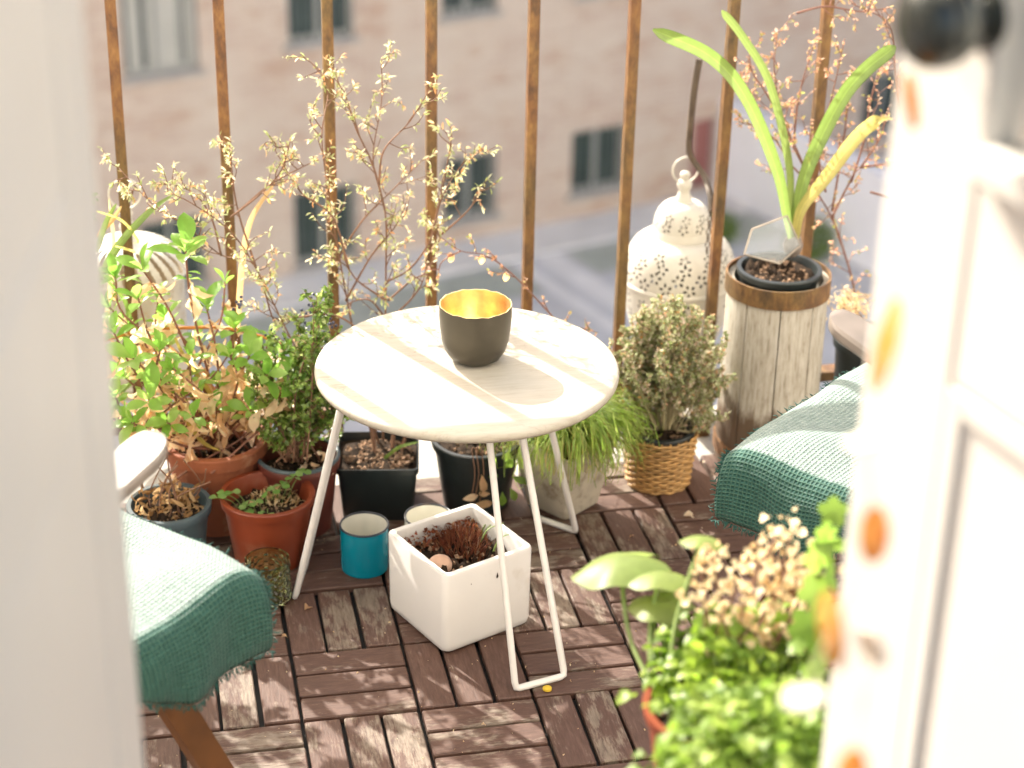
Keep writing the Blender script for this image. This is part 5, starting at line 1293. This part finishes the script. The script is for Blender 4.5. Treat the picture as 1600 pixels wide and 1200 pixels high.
# little leafy sprout and dry stalks at the black round pot
sr = thing('leafy_sprout', 'small green sprout hanging over the black round pot behind the table leg', 'plant', (np_[0] + .02, np_[1] - .03, .1))
SP = [leafmesh('leaf', M['ivy'], .024, .012, .6, 5, .3, .3, .06, 60 + i) for i in range(2)]
for (px, py) in ((790, 732), (778, 742), (800, 745), (812, 748), (785, 768), (797, 762), (790, 722), (775, 725)):
    q = at(px, py, .288); put('leaf', random.choice(SP), sr, q, frame(np.array([(px - 785) * .03, -.3, -(py - 742) * .04 + rng.normal() * .2]) + 1e-3, (0, -1, .4), random.uniform(.7, 1.05)))
P = spline([(np_[0] + .03, np_[1] - .045, .105), at(788, 700, .285), at(788, 745, .287)], 5); b = MB(); b.tube(P, .0012, 5); b.build('stem', M['stem_green'], sr)
for px in (738, 744, 752):
    P = spline([(np_[0], np_[1] - .05, .10), at(px, 700, .288), at(px + 4, 742, .285), at(px - 3, 785, .29)], 5); b = MB(); b.tube(P, .0008, 5); b.build('stem', M['stem_brown'], sr)
for px, py in ((723, 780), (765, 772), (755, 768), (740, 790), (610, 640)):
    if py > 700: put('dried_leaf', random.choice(DV), sr, at(px, py, .285), frame((rng.normal(), -.2, .2), (0, -1, .5), .8))

# ------------------------------------------------------------------ foreground plants on a stool
sg = thing('stool', 'low wooden stool carrying the foreground flower pots', 'stool', (.50, -.86, 0))
SZ = .29; b = MB(); b.bar((.50, -1.05, SZ - .012), (.50, -.71, SZ - .012), .17, .022); b.build('seat', M['chairwood'], sg, smooth=0)
for sx in (-.065, .065):
    for sy in (-1.03, -.73): b = MB(); b.bar((.50 + sx, sy, .0), (.50 + sx * .9, sy, SZ - .024), .026); b.build('leg', M['chairwood'], sg, smooth=0)
fp = atd(1122, 1100, 1.76); fpp = np.array([fp[0], fp[1], SZ])
round_pot('flower_pot', 'terracotta pot in the foreground under the bright parsley', 'flower pot', fpp, .050, .066, fp[2] - SZ, 'terra', fill=.9, crumbs=40, seed=31)
f2 = atd(1150, 1240, 1.58); f2p = np.array([f2[0], f2[1], SZ])
round_pot('flower_pot', 'clay pot at the bottom edge under the ferny grey-green plant', 'flower pot', f2p, .045, .062, f2[2] - SZ, 'clay', fill=.9, crumbs=40, seed=32)
def frilly(t, c, rad, n, size, leaf, tb_=(1.3, 1.3), ntip=9):
    """herb: stalks that end in frilly compound leaves"""
    b = MB(); stx = MB(); pos, dr_, sc2, ti = [], [], [], []
    for i in range(n):
        v = rng.normal(size=3); v[2] = abs(v[2]) * .8 + .1; v /= np.linalg.norm(v); e = c + v * np.array(rad) * rng.uniform(.55, 1.0); f0 = c + np.array([v[0] * .02, v[1] * .02, -.02])
        stx.tube(spline([f0, (f0 + e) / 2 + [0, 0, .012], e], 4), .0009, 4); tn = rng.beta(*tb_)
        for j in range(ntip):
            o = rng.normal(size=3) * size * .8; o[2] *= .5; pos.append(e + o); dr_.append(o + v * .01 + rng.normal(size=3) * .004); sc2.append(size * rng.uniform(.6, 1.2)); ti.append(np.clip(tn + rng.normal() * .15, 0, 1))
    tag(stx.build('stalks', M['stem_green'], t, smooth=180), kind='stuff'); b.scatter(leafgeo(1, .8, .6, 3, .5, .4, .08, 3, .3), pos, dr_, sc2, ti); tag(b.build('foliage', M[leaf], t, smooth=180), kind='stuff')
pz = thing('parsley', 'bright green frilly parsley in the foreground terracotta pot', 'herb', (fp[0], fp[1], fp[2] - .015))
frilly(pz, fp + [.026, 0, .012], (.086, .085, .060), 140, .0170, 'parsley')
fz = thing('fern', 'grey-green ferny plant at the bottom edge in front of the parsley', 'plant', (f2[0], f2[1], f2[2] - .015))
frilly(fz, f2 + [.022, 0, .0], (.082, .07, .080), 100, .0175, 'bluegreen')
# round cupped leaves
rl_ = thing('round_leaf_plant', 'plant with large cupped round leaves leaning over the deck beside the parsley', 'plant', (fp[0] - .03, fp[1], fp[2] - .01))
def cup(R, dome, notch, seed):
    rg = np.random.default_rng(seed); n, kr = 28, 6; V = [(0, 0, 0)]; F = []
    for i in range(1, kr + 1):
        for a in range(n):
            th = notch + (2 * PI - 2 * notch) * a / (n - 1); r = R * i / kr * (1 + .05 * math.sin(th * 7) * (i / kr)); V.append((r * math.cos(th), r * math.sin(th), -dome * (i / kr) ** 2 + .05 * R * math.sin(th * 5) * (i / kr) ** 2))
    for a in range(n - 1):
        F.append((0, 1 + a, 2 + a))
        for i in range(kr - 1): F.append((1 + i * n + a, 1 + (i + 1) * n + a, 2 + (i + 1) * n + a, 2 + i * n + a))
    b = MB(); b.add(V, F); return b.mesh('leaf', M['round'], smooth=180)
for (px, py, dep, R, nr, sd2) in ((968, 868, 1.86, .048, (-.05, .28, 1), 1), (1030, 893, 1.83, .033, (.12, .40, 1), 2), (1030, 938, 1.82, .029, (.1, .1, 1), 3), (1062, 928, 1.84, .020, (.4, .1, .9), 4), (1098, 838, 1.80, .022, (.2, .3, 1), 5)):
    q = atd(px, py, dep); put('leaf', cup(R, R * .36, .12, sd2), rl_, q, frame((nr[2], .2, -nr[0]), nr))
    P = spline([fp + [-.035 + rng.normal() * .01, rng.normal() * .01, -.005], (q + fp + [-.03, 0, 0]) / 2 + [-.02, 0, -.012], q - [0, 0, .001]], 6); b = MB(); b.tube(P, .0022, 6); b.build('stem', M['stem_green'], rl_, smooth=180)
# dried flower heads
dh = thing('dried_flowers', 'cluster of dried tan flower heads standing behind the parsley', 'dried flowers', (fp[0] + .04, fp[1] + .04, fp[2] - .01)); b = MB()
for (px, py, n_, sp2) in ((1215, 830, 60, 16), (1185, 880, 90, 22), (1230, 890, 90, 22), (1150, 920, 70, 20), (1200, 940, 110, 26), (1250, 950, 80, 22), (1110, 860, 30, 10), (1100, 925, 45, 14), (1130, 970, 50, 18), (1225, 990, 70, 20), (1265, 905, 40, 14), (1175, 975, 60, 18), (1240, 815, 16, 7), (1095, 890, 20, 8)):
    c0 = atd(px, py, 1.74); k = int(n_ * .42); p = c0 + rng.normal(size=(k, 3)) * sp2 * 1.25 * 1.74 / FPX; b.scatter(leafgeo(1, .9, .55, 3, .7, .5, .1, 5, .3), p, rng.normal(size=(k, 3)), rng.uniform(.006, .012, k), rng.beta(1.6, 1.1, k))
    P = spline([fp + [.03 + rng.normal() * .012, .02, -.005], (fp + c0) / 2 + rng.normal(size=3) * .008, c0], 5); s2 = MB(); s2.tube(P, .0013, 5); s2.build('stem', M['stem_brown'], dh, smooth=180)
tag(b.build('flower_head', M['seedhead'], dh, smooth=180), kind='stuff')
# ivy
iv = thing('ivy', 'bright ivy shoots climbing beside the right door edge', 'ivy', (fp[0] + .09, fp[1], fp[2] - .01))
def lobed(R):
    n = 30; V = [(0, 0, 0)]
    for a in range(n): th = a * 2 * PI / n; r = R * (.66 + .34 * abs(math.cos(th * 2.5)) ** .8); V.append((r * math.cos(th), r * math.sin(th), -.12 * R * math.cos(2 * th)))
    b = MB(); b.add(V, [(0, 1 + a, 1 + (a + 1) % n) for a in range(n)]); return b.mesh('leaf', M['ivy'], smooth=180)
IV = [lobed(.013), lobed(.017)]
for (px, py) in ((1290, 835), (1302, 800), (1280, 870), (1275, 925), (1300, 900), (1262, 980), (1290, 960), (1245, 1010), (1285, 1010), (1298, 850), (1270, 1050)):
    q = atd(px, py, 1.62); put('leaf', random.choice(IV), iv, q, frame((rng.normal(), rng.normal() * .5, rng.normal()), (rng.normal() * .4, -1, .7), random.uniform(.7, 1.15)))
    P = spline([fp + [.075, 0, 0], (fp + [.075, 0, 0] + q) / 2 + rng.normal(size=3) * .006, q], 4); b = MB(); b.tube(P, .001, 4); b.build('stem', M['stem_green'], iv)

# ------------------------------------------------------------------ leaves lying on the deck
FL = [leafmesh('fallen_leaf', M['dried'], .024, .011, .5, 7, .9, .5, .12, 70 + i) for i in range(3)]
for i, (px, py, s, an_, lab) in enumerate(((476, 952, 1.0, .9, 'curled tan dead leaf on the deck beside the left table leg'), (1068, 806, 1.25, .1, 'twisted tan dead leaf on the deck in front of the wicker basket'), (990, 838, .4, 2, 'tiny dead leaf on the deck beside the grass'), (440, 994, .5, .2, 'tiny dry leaf on the deck beside the left blanket'), (1100, 722, .45, 1.2, 'tiny dead leaf on the deck at the foot of the barrel'), (752, 1132, .4, .4, 'tiny pale leaf on the front deck slats'))):
    p = atz(px, py, .004); o = bpy.data.objects.new('fallen_leaf', FL[i % 3]); COL.objects.link(o); o.location = p; o.rotation_euler = (.25, -.12, an_); o.scale = (s, s, s); tag(o, lab, 'leaf', 'dead leaves on the deck')

b = MB(); k = 420; p = np.stack([rng.uniform(-.1, 1.15, k), rng.uniform(-.4, .44, k), np.full(k, .0012)], -1)
b.scatter(leafgeo(1, .45, .5, 2, .6, .4), p, np.stack([rng.normal(size=k), rng.normal(size=k), rng.normal(size=k) * .15], -1), rng.uniform(.0015, .0055, k), rng.beta(1.3, 1.5, k), roll=np.tile((0, 0, 1.0), (k, 1)) + rng.normal(size=(k, 3)) * .2)
tag(b.build('debris', M['seedhead'], smooth=180), 'scattered bits of dry leaf and soil on the deck', 'debris', kind='stuff')

# ------------------------------------------------------------------ the two door leaves, opened outwards
KNOB = (1.1675, .0775)
def door_leaf(label, P0, az, inner, knob, glazed=True):
    """P0 = free edge foot; az = direction from hinge to free edge; inner = side of the room face (+1 right of az)"""
    d = np.array([math.sin(az), math.cos(az), 0]); nr = np.array([d[1], -d[0], 0]) * inner; c = np.array([P0[0], P0[1], 0.0])
    Lw, H, th_, z0 = .40, 2.02, .034, -.018
    def q(u, n_, z): return c - d * u + nr * n_ + np.array([0, 0, z])          # u back from free edge, n_ out of the room face
    t = thing('door', label, 'door', q(.2, -.017, z0), 'white balcony door leaves')
    def blk(b, u0, u1, n0, n1, a, e):
        V = [q(u, n_, z) for z in (a, e) for (u, n_) in ((u0, n0), (u1, n0), (u1, n1), (u0, n1))]; F = [(0, 3, 2, 1), (4, 5, 6, 7), (0, 1, 5, 4), (1, 2, 6, 5), (2, 3, 7, 6), (3, 0, 4, 7)]
        b.add(V, F)
    def part(nm, u0, u1, n0, n1, a, e, mt='paint', par=None, bev=.003):
        b = MB(); blk(b, u0, u1, n0, n1, a, e); o = b.build(nm, M[mt], par or t, smooth=0)
        if bev: md = o.modifiers.new('bevel', 'BEVEL'); md.width = bev; md.segments = 2
        return o
    part('stile', 0, .088, -th_, 0, z0, H); part('stile', Lw - .088, Lw, -th_, 0, z0, H)
    GB = 1.075
    part('rail', .089, Lw - .089, -th_, -.001, z0, .16); part('rail', .089, Lw - .089, -th_, -.001, GB - .13, GB); part('rail', .089, Lw - .089, -th_, -.001, H - .09, H)
    pn = part('panel', .089, Lw - .089, -th_ + .01, -.0018, .161, GB - .131)
    if glazed: part('panel_field', .125, Lw - .125, -.0013, .0004, .20, GB - .17, par=pn, bev=.0008)
    for (a0, a1, e0, e1) in ((.0895, .104, .161, GB - .131), (Lw - .104, Lw - .0895, .161, GB - .131), (.1045, Lw - .1045, .161, .175), (.1045, Lw - .1045, GB - .146, GB - .131)) if glazed else (): part('moulding', a0, a1, -.0013, .0014, e0, e1, par=pn, bev=.0012)
    if not glazed:
        part('panel', .089, Lw - .089, -th_ + .01, -.0018, GB + .001, H - .091)
    if glazed: part('glazing_bead', .0895, Lw - .0895, -.012, .012, GB + .001, GB + .022, bev=.005)
    if glazed: part('pane', .0885, Lw - .0885, -.019, -.015, GB + .002, H - .092, 'glass', bev=0)
    part('edge_bead', -.010, -.0005, -th_ - .004, -.008, z0, H, bev=.003)
    if knob:
        kz, ku = knob; b = MB(); ax = q(ku, 0, kz)
        T1 = np.array([0, 0, 1.0]); T2 = d; n = 36; th2 = np.arange(n) * 2 * PI / n; L = []
        for r, h in ((.019, .0), (.0185, .003), (.010, .005), (.009, .010), (.014, .012), (.0215, .018), (.0255, .026), (.0265, .033), (.0255, .040), (.0215, .047), (.014, .0515), (.004, .053)):
            L.append([ax + nr * h + (T1 * math.sin(a) + T2 * math.cos(a)) * r for a in th2])
        b.loops(L); b.build('knob', M['knob'], t, smooth=60)
    return t
DL = atd(162, 400, 1.16); DR = atd(1392, 200, 1.16)
door_leaf('white panelled door leaf standing open at the left edge of the view', DL, math.radians(9.0), 1, None, False)
kp_ = atd(1466, 38, 1.10)
door_leaf('white panelled door leaf with a dark round knob, open at the right', DR, math.radians(-12), -1, KNOB)

# string of shell discs hanging from the knob
sm_ = thing('shell_mobile', 'string of amber and pearly shell discs hanging on the right door', 'ornament', atd(1430, 110, 1.05))
dd_ = np.array([math.sin(math.radians(-12)), math.cos(math.radians(-12)), 0]); dn_ = np.array([-dd_[1], dd_[0], 0])
def disc(px, py, dep, R, ax, mt, ell=1.0):
    c = atd(px, py, dep); n = 28; th2 = np.arange(n) * 2 * PI / n; ax = np.array(ax, float); ax /= np.linalg.norm(ax); a = np.cross(ax, (0.1, .2, 1)); a /= np.linalg.norm(a); e = np.cross(ax, a)
    L = [[c + ax * h + r * (a * np.cos(t) + e * ell * np.sin(t)) for t in th2] for r, h in ((.2 * R, -.0012), (R * .96, -.0010), (R, 0), (R * .96, .0010), (.2 * R, .0012))]
    b = MB(); b.loops(L); b.build('disc', M[mt], sm_, smooth=60); return c
cs = [disc(1424, 158, 1.04, .016, (.8, -.5, .3), 'amber'), disc(1384, 540, 1.02, .024, (.9, -.25, -.2), 'amber', 1.1), disc(1352, 690, .98, .010, (-.25, .2, .95), 'pearl'), disc(1366, 835, 1.0, .014, (.6, -.8, .3), 'amber', 1.1), disc(1300, 985, .98, .018, tuple(rt * .98 + fw * .16 + up * .1), 'amber', 1.1), disc(1256, 1090, .95, .0105, (-.2, .15, .95), 'pearl'), disc(1362, 1010, 1.0, .012, (.9, .3, .2), 'pearl'), disc(1330, 1205, .96, .012, (.5, -.8, .3), 'amber')]
for i in range(len(cs) - 1):
    b = MB(); b.tube([cs[i], cs[i + 1]], .0006, 4); b.build('string', M['string'], sm_)
b = MB(); b.tube(spline([kp_ , (kp_ + cs[0]) / 2, cs[0]], 4), .0006, 4); b.build('string', M['string'], sm_)
